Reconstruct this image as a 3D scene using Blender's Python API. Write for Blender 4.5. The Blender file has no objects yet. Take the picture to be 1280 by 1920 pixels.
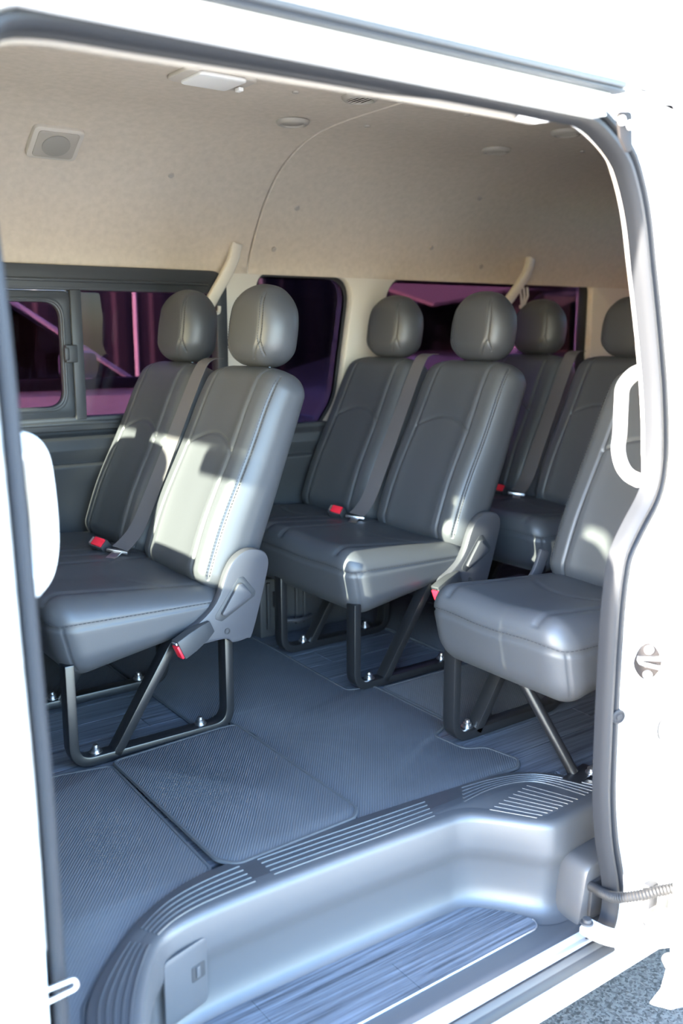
import bpy, bmesh, math, random
import numpy as np
from mathutils import Vector, Matrix

random.seed(7)
scene = bpy.context.scene
COL = scene.collection

# ------------------------------------------------------------------ camera
cam_d = bpy.data.cameras.new('camera')
cam = bpy.data.objects.new('camera', cam_d)
COL.objects.link(cam)
cam.location = (0, 0, 0.95)
cam.rotation_euler = (math.radians(90 - 11.0893), 0, math.radians(54.2154 - 90))
cam_d.sensor_fit = 'VERTICAL'
cam_d.sensor_height = 36.0
cam_d.sensor_width = 24.0
cam_d.lens = 1750 / 1920 * 36.0
cam_d.clip_start = 0.05
cam_d.dof.use_dof = True
cam_d.dof.focus_distance = 2.15
cam_d.dof.aperture_fstop = 2.6
scene.camera = cam

# ------------------------------------------------------------------ sky, sun, exposure
SUN_DIR = Vector((1.0, 0.08, -0.27)).normalized()      # travel direction of the light
world = bpy.data.worlds.new('world')
scene.world = world
world.use_nodes = True
wn = world.node_tree.nodes
wl = world.node_tree.links
bg = wn['Background']
sky = wn.new('ShaderNodeTexSky')
sky.sky_type = 'NISHITA'
sky.sun_disc = False
sky.sun_elevation = math.asin(-SUN_DIR.z)
sky.sun_rotation = math.atan2(-SUN_DIR.x, -SUN_DIR.y)
sky.air_density = 1.0
sky.dust_density = 0.6
sky.ozone_density = 3.0
wl.new(sky.outputs[0], bg.inputs['Color'])
bg.inputs['Strength'].default_value = 1.5

sun_d = bpy.data.lights.new('sun', 'SUN')
sun_d.energy = 27.0
sun_d.angle = math.radians(0.6)
sun_d.color = (1.0, 0.93, 0.80)
sun = bpy.data.objects.new('sun', sun_d)
COL.objects.link(sun)
sun.location = (-8, -2, 5)
sun.rotation_euler = SUN_DIR.to_track_quat('-Z', 'Y').to_euler()

scene.view_settings.view_transform = 'Standard'
scene.view_settings.look = 'None'
scene.view_settings.gamma = 1.0
scene.view_settings.use_curve_mapping = False
scene.view_settings.exposure = 2.0
scene.cycles.use_denoising = True
scene.cycles.max_bounces = 10
scene.cycles.diffuse_bounces = 6
scene.cycles.transparent_max_bounces = 12
scene.cycles.sample_clamp_indirect = 8.0

# ------------------------------------------------------------------ materials
def pbr(name, col, rough=0.5, metal=0.0, spec=0.5, bump=None, coat=0.0, var=None, sheen=0.0):
    m = bpy.data.materials.new(name)
    m.use_nodes = True
    nt = m.node_tree
    b = nt.nodes['Principled BSDF']
    b.inputs['Base Color'].default_value = (*col, 1)
    b.inputs['Roughness'].default_value = rough
    b.inputs['Metallic'].default_value = metal
    b.inputs['Specular IOR Level'].default_value = spec
    if coat:
        b.inputs['Coat Weight'].default_value = coat
        b.inputs['Coat Roughness'].default_value = 0.08
    if sheen:
        b.inputs['Sheen Weight'].default_value = sheen
        b.inputs['Sheen Roughness'].default_value = 0.5
    tc = nt.nodes.new('ShaderNodeTexCoord')
    if var:                                   # (scale, amount)
        n = nt.nodes.new('ShaderNodeTexNoise')
        n.inputs['Scale'].default_value = var[0]
        n.inputs['Detail'].default_value = 5
        nt.links.new(tc.outputs['Object'], n.inputs['Vector'])
        r = nt.nodes.new('ShaderNodeMapRange')
        r.inputs[1].default_value = 0.3; r.inputs[2].default_value = 0.7
        r.inputs[3].default_value = 1 - var[1]; r.inputs[4].default_value = 1 + var[1]
        nt.links.new(n.outputs['Fac'], r.inputs[0])
        mx = nt.nodes.new('ShaderNodeVectorMath'); mx.operation = 'SCALE'
        mx.inputs[0].default_value = col
        nt.links.new(r.outputs[0], mx.inputs['Scale'])
        nt.links.new(mx.outputs[0], b.inputs['Base Color'])
    if bump:                                  # (scale, strength, distance)
        n = nt.nodes.new('ShaderNodeTexNoise')
        n.inputs['Scale'].default_value = bump[0]
        n.inputs['Detail'].default_value = 3
        nt.links.new(tc.outputs['Object'], n.inputs['Vector'])
        bp = nt.nodes.new('ShaderNodeBump')
        bp.inputs['Strength'].default_value = bump[1]
        bp.inputs['Distance'].default_value = bump[2]
        nt.links.new(n.outputs['Fac'], bp.inputs['Height'])
        nt.links.new(bp.outputs[0], b.inputs['Normal'])
    return m

def mat_twill(name, col):
    m = pbr(name, col, 0.75, var=(6, 0.12))
    nt = m.node_tree
    b = nt.nodes['Principled BSDF']
    tc = nt.nodes.new('ShaderNodeTexCoord')
    mp = nt.nodes.new('ShaderNodeMapping')
    mp.inputs['Rotation'].default_value = (0, 0, math.radians(38))
    w = nt.nodes.new('ShaderNodeTexWave')
    w.inputs['Scale'].default_value = 62
    w.inputs['Distortion'].default_value = 0.6
    w.inputs['Detail'].default_value = 1
    nt.links.new(tc.outputs['Object'], mp.inputs['Vector'])
    nt.links.new(mp.outputs[0], w.inputs['Vector'])
    bp = nt.nodes.new('ShaderNodeBump')
    bp.inputs['Strength'].default_value = 0.5
    bp.inputs['Distance'].default_value = 0.0012
    nt.links.new(w.outputs['Fac'], bp.inputs['Height'])
    nt.links.new(bp.outputs[0], b.inputs['Normal'])
    return m

def mat_wood(name, col, amount=0.45):
    m = pbr(name, col, 0.42)
    nt = m.node_tree
    b = nt.nodes['Principled BSDF']
    tc = nt.nodes.new('ShaderNodeTexCoord')
    mp = nt.nodes.new('ShaderNodeMapping')
    mp.inputs['Scale'].default_value = (3.0, 130, 60)
    n = nt.nodes.new('ShaderNodeTexNoise')
    n.inputs['Scale'].default_value = 1.0
    n.inputs['Detail'].default_value = 6
    n.inputs['Roughness'].default_value = 0.7
    n.inputs['Distortion'].default_value = 0.4
    nt.links.new(tc.outputs['Object'], mp.inputs['Vector'])
    nt.links.new(mp.outputs[0], n.inputs['Vector'])
    cr = nt.nodes.new('ShaderNodeValToRGB')
    cr.color_ramp.elements[0].position = 0.36
    cr.color_ramp.elements[1].position = 0.62
    cr.color_ramp.elements[0].color = (*[c * (1 - amount) for c in col], 1)
    cr.color_ramp.elements[1].color = (*[c * (1 + amount) for c in col], 1)
    nt.links.new(n.outputs['Fac'], cr.inputs['Fac'])
    nt.links.new(cr.outputs[0], b.inputs['Base Color'])
    bp = nt.nodes.new('ShaderNodeBump')
    bp.inputs['Strength'].default_value = 0.25
    bp.inputs['Distance'].default_value = 0.0008
    nt.links.new(n.outputs['Fac'], bp.inputs['Height'])
    nt.links.new(bp.outputs[0], b.inputs['Normal'])
    return m

def mat_leather(name, col, rough, perf=False):
    m = pbr(name, col, rough, spec=0.5, bump=(420, 0.12, 0.0006))
    return m

def mat_glass(name, col, refl=0.15):
    m = bpy.data.materials.new(name)
    m.use_nodes = True
    nt = m.node_tree
    nt.nodes.remove(nt.nodes['Principled BSDF'])
    out = nt.nodes['Material Output']
    t = nt.nodes.new('ShaderNodeBsdfTransparent')
    t.inputs[0].default_value = (*col, 1)
    g = nt.nodes.new('ShaderNodeBsdfGlossy')
    g.inputs['Roughness'].default_value = 0.02
    f = nt.nodes.new('ShaderNodeFresnel')
    f.inputs['IOR'].default_value = 1.5
    k = nt.nodes.new('ShaderNodeMath'); k.operation = 'MULTIPLY'
    k.inputs[1].default_value = refl
    nt.links.new(f.outputs[0], k.inputs[0])
    mx = nt.nodes.new('ShaderNodeMixShader')
    nt.links.new(k.outputs[0], mx.inputs[0])
    nt.links.new(t.outputs[0], mx.inputs[1])
    nt.links.new(g.outputs[0], mx.inputs[2])
    nt.links.new(mx.outputs[0], out.inputs['Surface'])
    return m

def mat_asphalt():
    m = pbr('asphalt', (0.13, 0.13, 0.14), 0.7)
    nt = m.node_tree
    b = nt.nodes['Principled BSDF']
    tc = nt.nodes.new('ShaderNodeTexCoord')
    v = nt.nodes.new('ShaderNodeTexVoronoi')
    v.inputs['Scale'].default_value = 190
    nt.links.new(tc.outputs['Object'], v.inputs['Vector'])
    n = nt.nodes.new('ShaderNodeTexNoise')
    n.inputs['Scale'].default_value = 45
    n.inputs['Detail'].default_value = 8
    nt.links.new(tc.outputs['Object'], n.inputs['Vector'])
    cr = nt.nodes.new('ShaderNodeValToRGB')
    cr.color_ramp.elements[0].position = 0.22
    cr.color_ramp.elements[1].position = 0.72
    cr.color_ramp.elements[0].color = (0.030, 0.029, 0.028, 1)
    cr.color_ramp.elements[1].color = (0.135, 0.128, 0.120, 1)
    mxv = nt.nodes.new('ShaderNodeMix'); mxv.data_type = 'FLOAT'
    mxv.inputs[0].default_value = 0.6
    nt.links.new(n.outputs['Fac'], mxv.inputs[2])
    sep = nt.nodes.new('ShaderNodeSeparateColor')
    nt.links.new(v.outputs['Color'], sep.inputs[0])
    nt.links.new(sep.outputs[0], mxv.inputs[3])
    nt.links.new(mxv.outputs[0], cr.inputs['Fac'])
    nt.links.new(cr.outputs[0], b.inputs['Base Color'])
    bp = nt.nodes.new('ShaderNodeBump')
    bp.inputs['Strength'].default_value = 0.9
    bp.inputs['Distance'].default_value = 0.006
    nt.links.new(mxv.outputs[0], bp.inputs['Height'])
    nt.links.new(bp.outputs[0], b.inputs['Normal'])
    return m

M = dict(
    leather=mat_leather('grey_leather', (0.047, 0.0485, 0.053), 0.46),
    stitch=pbr('stitching_thread', (0.02, 0.02, 0.023), 0.8),
    plastic=pbr('grey_plastic', (0.040, 0.040, 0.046), 0.50, bump=(500, 0.1, 0.0005)),
    dplastic=pbr('dark_plastic', (0.028, 0.029, 0.032), 0.5, bump=(500, 0.1, 0.0005)),
    panel=pbr('dark_trim_plastic', (0.028, 0.030, 0.034), 0.5, bump=(300, 0.1, 0.0006)),
    step=pbr('step_plastic', (0.050, 0.050, 0.053), 0.40, bump=(600, 0.12, 0.0004)),
    black=pbr('black_steel', (0.010, 0.010, 0.011), 0.32),
    steel=pbr('zinc_steel', (0.6, 0.6, 0.62), 0.3, metal=1.0),
    brack=pbr('bracket_metal', (0.42, 0.38, 0.34), 0.4, metal=0.9),
    dbrack=pbr('dark_bracket_metal', (0.013, 0.011, 0.011), 0.7, spec=0.15),
    conduit=pbr('conduit_plastic', (0.009, 0.009, 0.010), 0.6, spec=0.3),
    red=pbr('red_plastic', (0.62, 0.012, 0.03), 0.4),
    belt=pbr('belt_webbing', (0.062, 0.054, 0.056), 0.7, bump=(900, 0.3, 0.0006)),
    mat=mat_twill('mat_twill', (0.068, 0.070, 0.075)),
    bind=pbr('mat_binding', (0.050, 0.050, 0.052), 0.9, bump=(900, 0.5, 0.001)),
    wood=mat_wood('grey_wood_vinyl', (0.075, 0.080, 0.092), 0.62),
    felt=pbr('headliner_felt', (0.45, 0.378, 0.30), 0.95, bump=(700, 0.35, 0.0008), var=(55, 0.06)),
    beige=pbr('beige_plastic', (0.50, 0.455, 0.385), 0.5, bump=(400, 0.08, 0.0005)),
    vent=pbr('vent_beige', (0.44, 0.39, 0.33), 0.6),
    beige2=pbr('speaker_beige', (0.31, 0.272, 0.228), 0.7),
    beige3=pbr('speaker_mesh', (0.24, 0.215, 0.185), 0.8, bump=(900, 0.6, 0.001)),
    lens=pbr('lamp_lens', (0.75, 0.72, 0.68), 0.3),
    white=pbr('white_paint', (0.80, 0.80, 0.79), 0.28, coat=0.6),
    wplastic=pbr('white_plastic', (0.78, 0.77, 0.76), 0.4),
    rubber=pbr('seal_rubber', (0.016, 0.017, 0.020), 0.5, spec=0.16),
    drubber=pbr('dark_rubber', (0.018, 0.018, 0.02), 0.6),
    tint=mat_glass('tinted_glass', (0.205, 0.122, 0.165)),
    dtint=mat_glass('dark_tinted_glass', (0.085, 0.062, 0.090)),
    clear=mat_glass('clear_glass', (0.66, 0.70, 0.67), 0.6),
    carglass=mat_glass('car_glass', (0.16, 0.18, 0.19), 1.0),
    asphalt=mat_asphalt(),
    concrete=pbr('bounce_concrete', (0.42, 0.38, 0.33), 0.85, bump=(40, 0.3, 0.003), var=(3, 0.1)),
    fence=pbr('fence_metal', (0.040, 0.034, 0.038), 0.6),
    blue=pbr('blue_paint', (0.09, 0.11, 0.17), 0.3, coat=0.5),
    teal=pbr('green_grey_board', (0.10, 0.16, 0.17), 0.6),
    pinkred=pbr('red_cloth', (0.12, 0.09, 0.09), 0.8),
    foam=pbr('pale_box_plastic', (0.42, 0.44, 0.47), 0.5),
    darkcloth=pbr('dark_cloth', (0.03, 0.032, 0.036), 0.8),
    tan=pbr('tan_cloth', (0.45, 0.42, 0.36), 0.8),
    reflector=pbr('mirror_housing', (0.10, 0.11, 0.16), 0.2),
)

# ------------------------------------------------------------------ mesh helpers
WL = {}          # world origin of each built object (by name)

class MB:
    """collects verts and faces, links them as ONE mesh object"""
    def __init__(s):
        s.v = []; s.f = []
    def add(s, verts, faces):
        n = len(s.v)
        s.v += [tuple(map(float, p)) for p in verts]
        s.f += [tuple(i + n for i in f) for f in faces]
        return s
    def box(s, a, b):
        x0, y0, z0 = [min(p, q) for p, q in zip(a, b)]
        x1, y1, z1 = [max(p, q) for p, q in zip(a, b)]
        return s.add([(x0,y0,z0),(x1,y0,z0),(x1,y1,z0),(x0,y1,z0),(x0,y0,z1),(x1,y0,z1),(x1,y1,z1),(x0,y1,z1)],
                     [(0,3,2,1),(4,5,6,7),(0,1,5,4),(1,2,6,5),(2,3,7,6),(3,0,4,7)])
    def obox(s, c, ax, ay, az):
        """oriented box: centre and three half-axis vectors"""
        c, ax, ay, az = map(Vector, (c, ax, ay, az))
        P = [c + i*ax + j*ay + k*az for k in (-1,1) for i, j in ((-1,-1),(1,-1),(1,1),(-1,1))]
        return s.add(P, [(0,3,2,1),(4,5,6,7),(0,1,5,4),(1,2,6,5),(2,3,7,6),(3,0,4,7)])
    def prism(s, poly, fn, a, b):
        """poly of 2D points; fn(u, v, w) -> 3D; between w=a and w=b"""
        n = len(poly)
        vs = [fn(u, v, a) for u, v in poly] + [fn(u, v, b) for u, v in poly]
        fs = [tuple(range(n - 1, -1, -1)), tuple(range(n, 2 * n))]
        fs += [(i, (i + 1) % n, n + (i + 1) % n, n + i) for i in range(n)]
        return s.add(vs, fs)
    def sweep(s, path, prof, up=(0, 0, 1), closed=False, caps=True):
        """prof: list of (a, b): a along side = T x up, b along the local up"""
        P = [Vector(p) for p in path]
        n = len(P); m = len(prof)
        vs = []
        for i, p in enumerate(P):
            if closed:
                t = P[(i + 1) % n] - P[i - 1]
            else:
                t = P[min(i + 1, n - 1)] - P[max(i - 1, 0)]
            t.normalize()
            u = Vector(up)
            sd = t.cross(u)
            if sd.length < 1e-5:
                sd = t.cross(Vector((0.01, 1, 0.02)))
            sd.normalize()
            u2 = sd.cross(t).normalized()
            # mitre
            k = 1.0
            if 0 < i < n - 1 or closed:
                d1 = (P[i] - P[i - 1]).normalized(); d2 = (P[(i + 1) % n] - P[i]).normalized()
                c = max(0.5, math.sqrt(max(0, (1 + d1.dot(d2)) / 2)))
                k = 1 / c
            for a, b in prof:
                vs.append(p + sd * (a * k) + u2 * b)
        fs = []
        rng = n if closed else n - 1
        for i in range(rng):
            j = (i + 1) % n
            for q in range(m):
                r = (q + 1) % m
                fs.append((i*m+q, i*m+r, j*m+r, j*m+q))
        if caps and not closed:
            fs.append(tuple(range(m - 1, -1, -1)))
            fs.append(tuple((n-1)*m + q for q in range(m)))
        return s.add(vs, fs)
    def tube(s, path, r, seg=10, up=(0, 0, 1), closed=False):
        rr = r if isinstance(r, (list, tuple)) else None
        if rr is None:
            return s.sweep(path, [(r*math.cos(2*math.pi*k/seg), r*math.sin(2*math.pi*k/seg)) for k in range(seg)], up, closed)
        m0 = len(s.v)
        s.sweep(path, [(math.cos(2*math.pi*k/seg), math.sin(2*math.pi*k/seg)) for k in range(seg)], up, closed)
        for i, p in enumerate(path):
            for k in range(seg):
                q = Vector(s.v[m0 + i*seg + k]); p3 = Vector(p)
                s.v[m0 + i*seg + k] = tuple(p3 + (q - p3).normalized() * rr[i])
        return s
    def lathe(s, prof, c, ax=(0, 0, 1), seg=24):
        """prof: (r, h) pairs; around axis ax through c"""
        ax = Vector(ax).normalized(); c = Vector(c)
        e = ax.orthogonal().normalized(); g = ax.cross(e)
        vs = []; fs = []; m = len(prof)
        for k in range(seg):
            a = 2*math.pi*k/seg
            d = e*math.cos(a) + g*math.sin(a)
            for r, h in prof:
                vs.append(c + d*r + ax*h)
        for k in range(seg):
            j = (k + 1) % seg
            for q in range(m - 1):
                fs.append((k*m+q, j*m+q, j*m+q+1, k*m+q+1))
        s.add(vs, fs)
        n0 = len(s.v) - len(vs)
        if prof[0][0] > 1e-6: s.f.append(tuple(n0 + k*m for k in range(seg - 1, -1, -1)))
        if prof[-1][0] > 1e-6: s.f.append(tuple(n0 + k*m + m - 1 for k in range(seg)))
        return s
    def grid(s, rows):
        """rows: list of equal-length point lists"""
        n = len(rows); m = len(rows[0])
        return s.add([p for r in rows for p in r],
                     [(i*m+j, i*m+j+1, (i+1)*m+j+1, (i+1)*m+j) for i in range(n-1) for j in range(m-1)])
    def shell(s, rows, off):
        """grid given thickness: off is a vector added for the second side"""
        o = Vector(off)
        n = len(rows); m = len(rows[0])
        A = [Vector(p) for r in rows for p in r]
        B = [p + o for p in A]
        N = n * m
        fs = []
        for i in range(n-1):
            for j in range(m-1):
                q = (i*m+j, i*m+j+1, (i+1)*m+j+1, (i+1)*m+j)
                fs.append(q); fs.append(tuple(N + k for k in reversed(q)))
        ring = [j for j in range(m)] + [i*m+m-1 for i in range(1, n)] + [(n-1)*m+j for j in range(m-2, -1, -1)] + [i*m for i in range(n-2, 0, -1)]
        for a in range(len(ring)):
            b = (a + 1) % len(ring)
            fs.append((ring[b], ring[a], N + ring[a], N + ring[b]))
        return s.add(A + B, fs)
    def build(s, name, mat, parent=None, loc=None, bevel=0.0, seg=2, smooth=True, angle=38, recalc=True):
        pw = WL[parent.name] if parent else Vector((0, 0, 0))
        base = Vector(loc) if loc is not None else pw
        me = bpy.data.meshes.new(name)
        bm = bmesh.new()
        vs = [bm.verts.new(Vector(p) - base) for p in s.v]
        for f in s.f:
            try: bm.faces.new([vs[i] for i in f])
            except ValueError: pass
        bmesh.ops.remove_doubles(bm, verts=bm.verts, dist=1e-6)
        if recalc: bmesh.ops.recalc_face_normals(bm, faces=bm.faces)
        if bevel > 0:
            es = [e for e in bm.edges if len(e.link_faces) == 2 and e.calc_face_angle(0) > math.radians(32)]
            if es:
                bmesh.ops.bevel(bm, geom=es, offset=bevel, segments=seg, affect='EDGES', profile=0.5, clamp_overlap=True)
        bm.to_mesh(me); bm.free()
        if smooth:
            me.shade_smooth()
            me.set_sharp_from_angle(angle=math.radians(angle))
        me.materials.append(mat)
        return link(name, me, parent, base)

def link(name, me, parent, base):
    o = bpy.data.objects.new(name, me)
    COL.objects.link(o)
    if parent:
        o.parent = parent
        o.location = base - WL[parent.name]
    else:
        o.location = base
    WL[o.name] = Vector(base)
    return o

def tag(o, label=None, cat=None, group=None, kind=None):
    if label: o['label'] = label
    if cat: o['category'] = cat
    if group: o['group'] = group
    if kind: o['kind'] = kind
    return o

def thing(name, label, cat, loc=(0, 0, 0), group=None):
    o = bpy.data.objects.new(name, None)
    o.empty_display_size = 0.05
    COL.objects.link(o)
    o.location = loc
    WL[o.name] = Vector(loc)
    return tag(o, label, cat, group)

def struct(name, label=None, loc=(0, 0, 0)):
    o = bpy.data.objects.new(name, None)
    COL.objects.link(o)
    o.location = loc
    WL[o.name] = Vector(loc)
    return tag(o, label, None, None, 'structure')

def copy_tree(o, parent=None):
    c = o.copy()
    COL.objects.link(c)
    WL[c.name] = Vector(WL[o.name])
    if parent: c.parent = parent
    for ch in list(o.children):
        copy_tree(ch, c)
    return c

def catmull(pts, n=8, closed=False):
    P = [np.array(p, float) for p in pts]
    out = []
    N = len(P)
    rng = N if closed else N - 1
    for i in range(rng):
        if closed:
            p0, p1, p2, p3 = P[i-1], P[i], P[(i+1) % N], P[(i+2) % N]
        else:
            p0, p1, p2, p3 = P[max(i-1, 0)], P[i], P[i+1], P[min(i+2, N-1)]
        for k in range(n):
            t = k / n
            out.append(tuple(0.5*((2*p1) + (-p0+p2)*t + (2*p0-5*p1+4*p2-p3)*t*t + (-p0+3*p1-3*p2+p3)*t**3)))
    if not closed: out.append(tuple(P[-1]))
    return out

def fillet(pts, r, n=6, closed=True):
    """round the corners of a polyline (any dimension); r may be a list"""
    P = [np.array(p, float) for p in pts]
    N = len(P)
    out = []
    for i in range(N):
        ri = r[i] if isinstance(r, (list, tuple)) else r
        if (not closed and i in (0, N - 1)) or ri <= 0:
            out.append(tuple(P[i])); continue
        a = P[i-1] - P[i]; b = P[(i+1) % N] - P[i]
        la, lb = np.linalg.norm(a), np.linalg.norm(b)
        a /= la; b /= lb
        c = float(np.clip(a @ b, -0.9999, 0.9999))
        ang = math.acos(c)
        d = min(ri / math.tan(ang / 2), la * 0.48, lb * 0.48)
        p, q = P[i] + a * d, P[i] + b * d
        for k in range(n + 1):
            t = k / n
            out.append(tuple((1-t)**2 * p + 2*t*(1-t) * P[i] + t*t * q))
    return out

XZ = lambda u, v, w: (u, w, v)          # plates standing along the van
XY = lambda u, v, w: (u, v, w)          # plates lying on the floor
YZ = lambda u, v, w: (w, u, v)          # plates standing across the van

def plate(name, outlines, fn, w0, w1, mat, parent=None, bevel=0.0015, loc=None):
    """flat plate with holes: outlines = [outer, hole, hole ...] in 2D"""
    cu = bpy.data.curves.new('tmp', 'CURVE')
    cu.dimensions = '2D'; cu.fill_mode = 'BOTH'
    th = abs(w1 - w0)
    cu.extrude = th / 2 - bevel
    cu.bevel_depth = bevel; cu.bevel_resolution = 1
    cu.offset = -bevel
    for o in outlines:
        sp = cu.splines.new('POLY')
        sp.points.add(len(o) - 1)
        for p, q in zip(sp.points, o): p.co = (q[0], q[1], 0, 1)
        sp.use_cyclic_u = True
    ob = bpy.data.objects.new('tmp', cu)
    COL.objects.link(ob)
    dg = bpy.context.evaluated_depsgraph_get()
    dg.update()
    me = bpy.data.meshes.new_from_object(ob.evaluated_get(dg))
    bpy.data.objects.remove(ob); bpy.data.curves.remove(cu)
    mid = (w0 + w1) / 2
    base = Vector(loc) if loc is not None else (WL[parent.name] if parent else Vector((0, 0, 0)))
    for v in me.vertices:
        v.co = Vector(fn(v.co.x, v.co.y, v.co.z + mid)) - base
    bm = bmesh.new(); bm.from_mesh(me)
    bmesh.ops.remove_doubles(bm, verts=bm.verts, dist=1e-6)
    bmesh.ops.recalc_face_normals(bm, faces=bm.faces)
    bm.to_mesh(me); bm.free()
    me.name = name
    me.materials.clear(); me.materials.append(mat)
    me.shade_smooth(); me.set_sharp_from_angle(angle=math.radians(40))
    return link(name, me, parent, base)

def rrect(x0, z0, x1, z1, r, n=6):
    return fillet([(x0, z0), (x1, z0), (x1, z1), (x0, z1)], r, n)

# ------------------------------------------------------------------ upholstered pads
class Pad:
    """rounded box of half sizes h and edge radius r, with seams pressed in and a deformation"""
    def __init__(s, h, r, n, deform, groove):
        s.h = np.array(h, float); s.r = r; s.n = n; s.deform = deform; s.groove = groove
    def map(s, q, off=0.0, use_groove=True):
        q = np.atleast_2d(np.array(q, float))
        inner = np.clip(q, -(s.h - s.r), s.h - s.r)
        d = q - inner
        L = np.linalg.norm(d, axis=1, keepdims=True); L[L < 1e-9] = 1
        nr = d / L
        p = inner + s.r * nr
        if use_groove:
            p = p - nr * s.groove(q, nr)[:, None]
        p = p + nr * off
        return s.deform(p, q, nr)
    def mesh(s):
        nx, ny, nz = s.n
        idx = {}; Q = []; F = []
        def vid(i, j, k):
            key = (i, j, k)
            if key not in idx:
                idx[key] = len(Q)
                Q.append(((2*i/nx-1)*s.h[0], (2*j/ny-1)*s.h[1], (2*k/nz-1)*s.h[2]))
            return idx[key]
        for i in (0, nx):
            for j in range(ny):
                for k in range(nz):
                    f = (vid(i,j,k), vid(i,j+1,k), vid(i,j+1,k+1), vid(i,j,k+1))
                    F.append(f if i == nx else f[::-1])
        for j in (0, ny):
            for i in range(nx):
                for k in range(nz):
                    f = (vid(i,j,k), vid(i,j,k+1), vid(i+1,j,k+1), vid(i+1,j,k))
                    F.append(f if j == ny else f[::-1])
        for k in (0, nz):
            for i in range(nx):
                for j in range(ny):
                    f = (vid(i,j,k), vid(i+1,j,k), vid(i+1,j+1,k), vid(i,j+1,k))
                    F.append(f if k == nz else f[::-1])
        return s.map(np.array(Q)), F
    def build(s, name, mat, parent):
        v, f = s.mesh()
        me = bpy.data.meshes.new(name)
        me.from_pydata([tuple(p) for p in v], [], f)
        me.shade_smooth()
        me.materials.append(mat)
        return link(name, me, parent, WL[parent.name])

def dashes(mb, pts, length=0.005, gap=0.003, r=0.0007):
    """a sewn line: little threads along pts"""
    P = [Vector(p) for p in pts]
    acc = [0.0]
    for a, b in zip(P, P[1:]): acc.append(acc[-1] + (b - a).length)
    def at(t):
        for i in range(len(P) - 1):
            if t <= acc[i+1]:
                w = (t - acc[i]) / max(1e-9, acc[i+1] - acc[i])
                return P[i].lerp(P[i+1], w)
        return P[-1]
    t = 0
    while t + length < acc[-1]:
        a, b = at(t), at(t + length)
        d = (b - a).normalized()
        e = d.orthogonal().normalized() * r; g = d.cross(e)
        mb.add([a+e, a+g, a-e, a-g, b+e, b+g, b-e, b-g],
               [(0,1,5,4),(1,2,6,5),(2,3,7,6),(3,0,4,7)])
        t += length + gap

def gauss(d, w): return np.exp(-(d / w) ** 2)

# --- backrest (local frame: x back, y across, z up along the recline; recline applied in deform)
REC = math.radians(23)
BH = (0.055, 0.192, 0.283); BR = 0.048
def back_pad(origin):
    ox, oy, oz = origin                       # bottom centre
    ca, sa = math.cos(REC), math.sin(REC)
    def groove(q, n):
        y = q[:, 1]; t = (q[:, 2] + BH[2]) / (2 * BH[2])
        front = np.clip(-n[:, 0], 0, 1)
        ys = BH[1] * (0.62 - 0.05 * t)
        g = 0.0042 * (gauss(y - ys, 0.0042) + gauss(y + ys, 0.0042))
        arch = 0.655 - 0.075 * np.clip(np.abs(y) / ys, 0, 1) ** 2
        ins = (np.abs(y) < ys + 0.002)
        g += 0.0042 * gauss((t - arch) * 2 * BH[2], 0.0042) * ins
        g *= front > 0.6
        # piped edge seam where the front face meets the sides
        ey = np.abs(q[:, 1]) - (BH[1] - 0.012)
        onf = (q[:, 0] < -BH[0] + 1e-6)
        g += 0.003 * gauss(ey, 0.005) * onf * (t > 0.03)
        return g
    def deform(p, q, n):
        x, y, z = p[:, 0].copy(), p[:, 1].copy(), p[:, 2].copy()
        s = y / BH[1]; t = (z + BH[2]) / (2 * BH[2])
        fw = np.clip(0.5 - x / (2 * BH[0]), 0, 1)
        x -= fw * (0.010 * (1 - np.clip(np.abs(s), 0, 1) ** 4) + 0.012 * gauss(t - 0.28, 0.25))
        x += fw * 0.006 * np.clip(1 - (np.abs(s) / 0.5) ** 4, 0, 1)
        y *= 1 - 0.07 * np.clip(t - 0.35, 0, 1) ** 1.5
        z -= 0.022 * np.abs(s) ** 3 * np.clip((t - 0.6) / 0.4, 0, 1) ** 2
        x += (1 - fw) * 0.022 * (1 - t)
        zz = z + BH[2]
        x += 0.014 * np.clip((t - 0.75) / 0.25, 0, 1) ** 2 * fw          # top rolls backward
        return np.stack([ox + x * ca + zz * sa, oy + y, oz - x * sa + zz * ca], 1)
    return Pad(BH, BR, (20, 124, 156), deform, groove)

def back_stitch(pad):
    mb = MB()
    for sy in (-1, 1):
        for off in (0.0065, 0.0175):
            q = [(-BH[0], sy * (BH[1] - off), z) for z in np.linspace(-BH[2] + 0.03, BH[2] - 0.02, 90)]
            dashes(mb, pad.map(q, 0.0006, False))
    return mb

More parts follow.
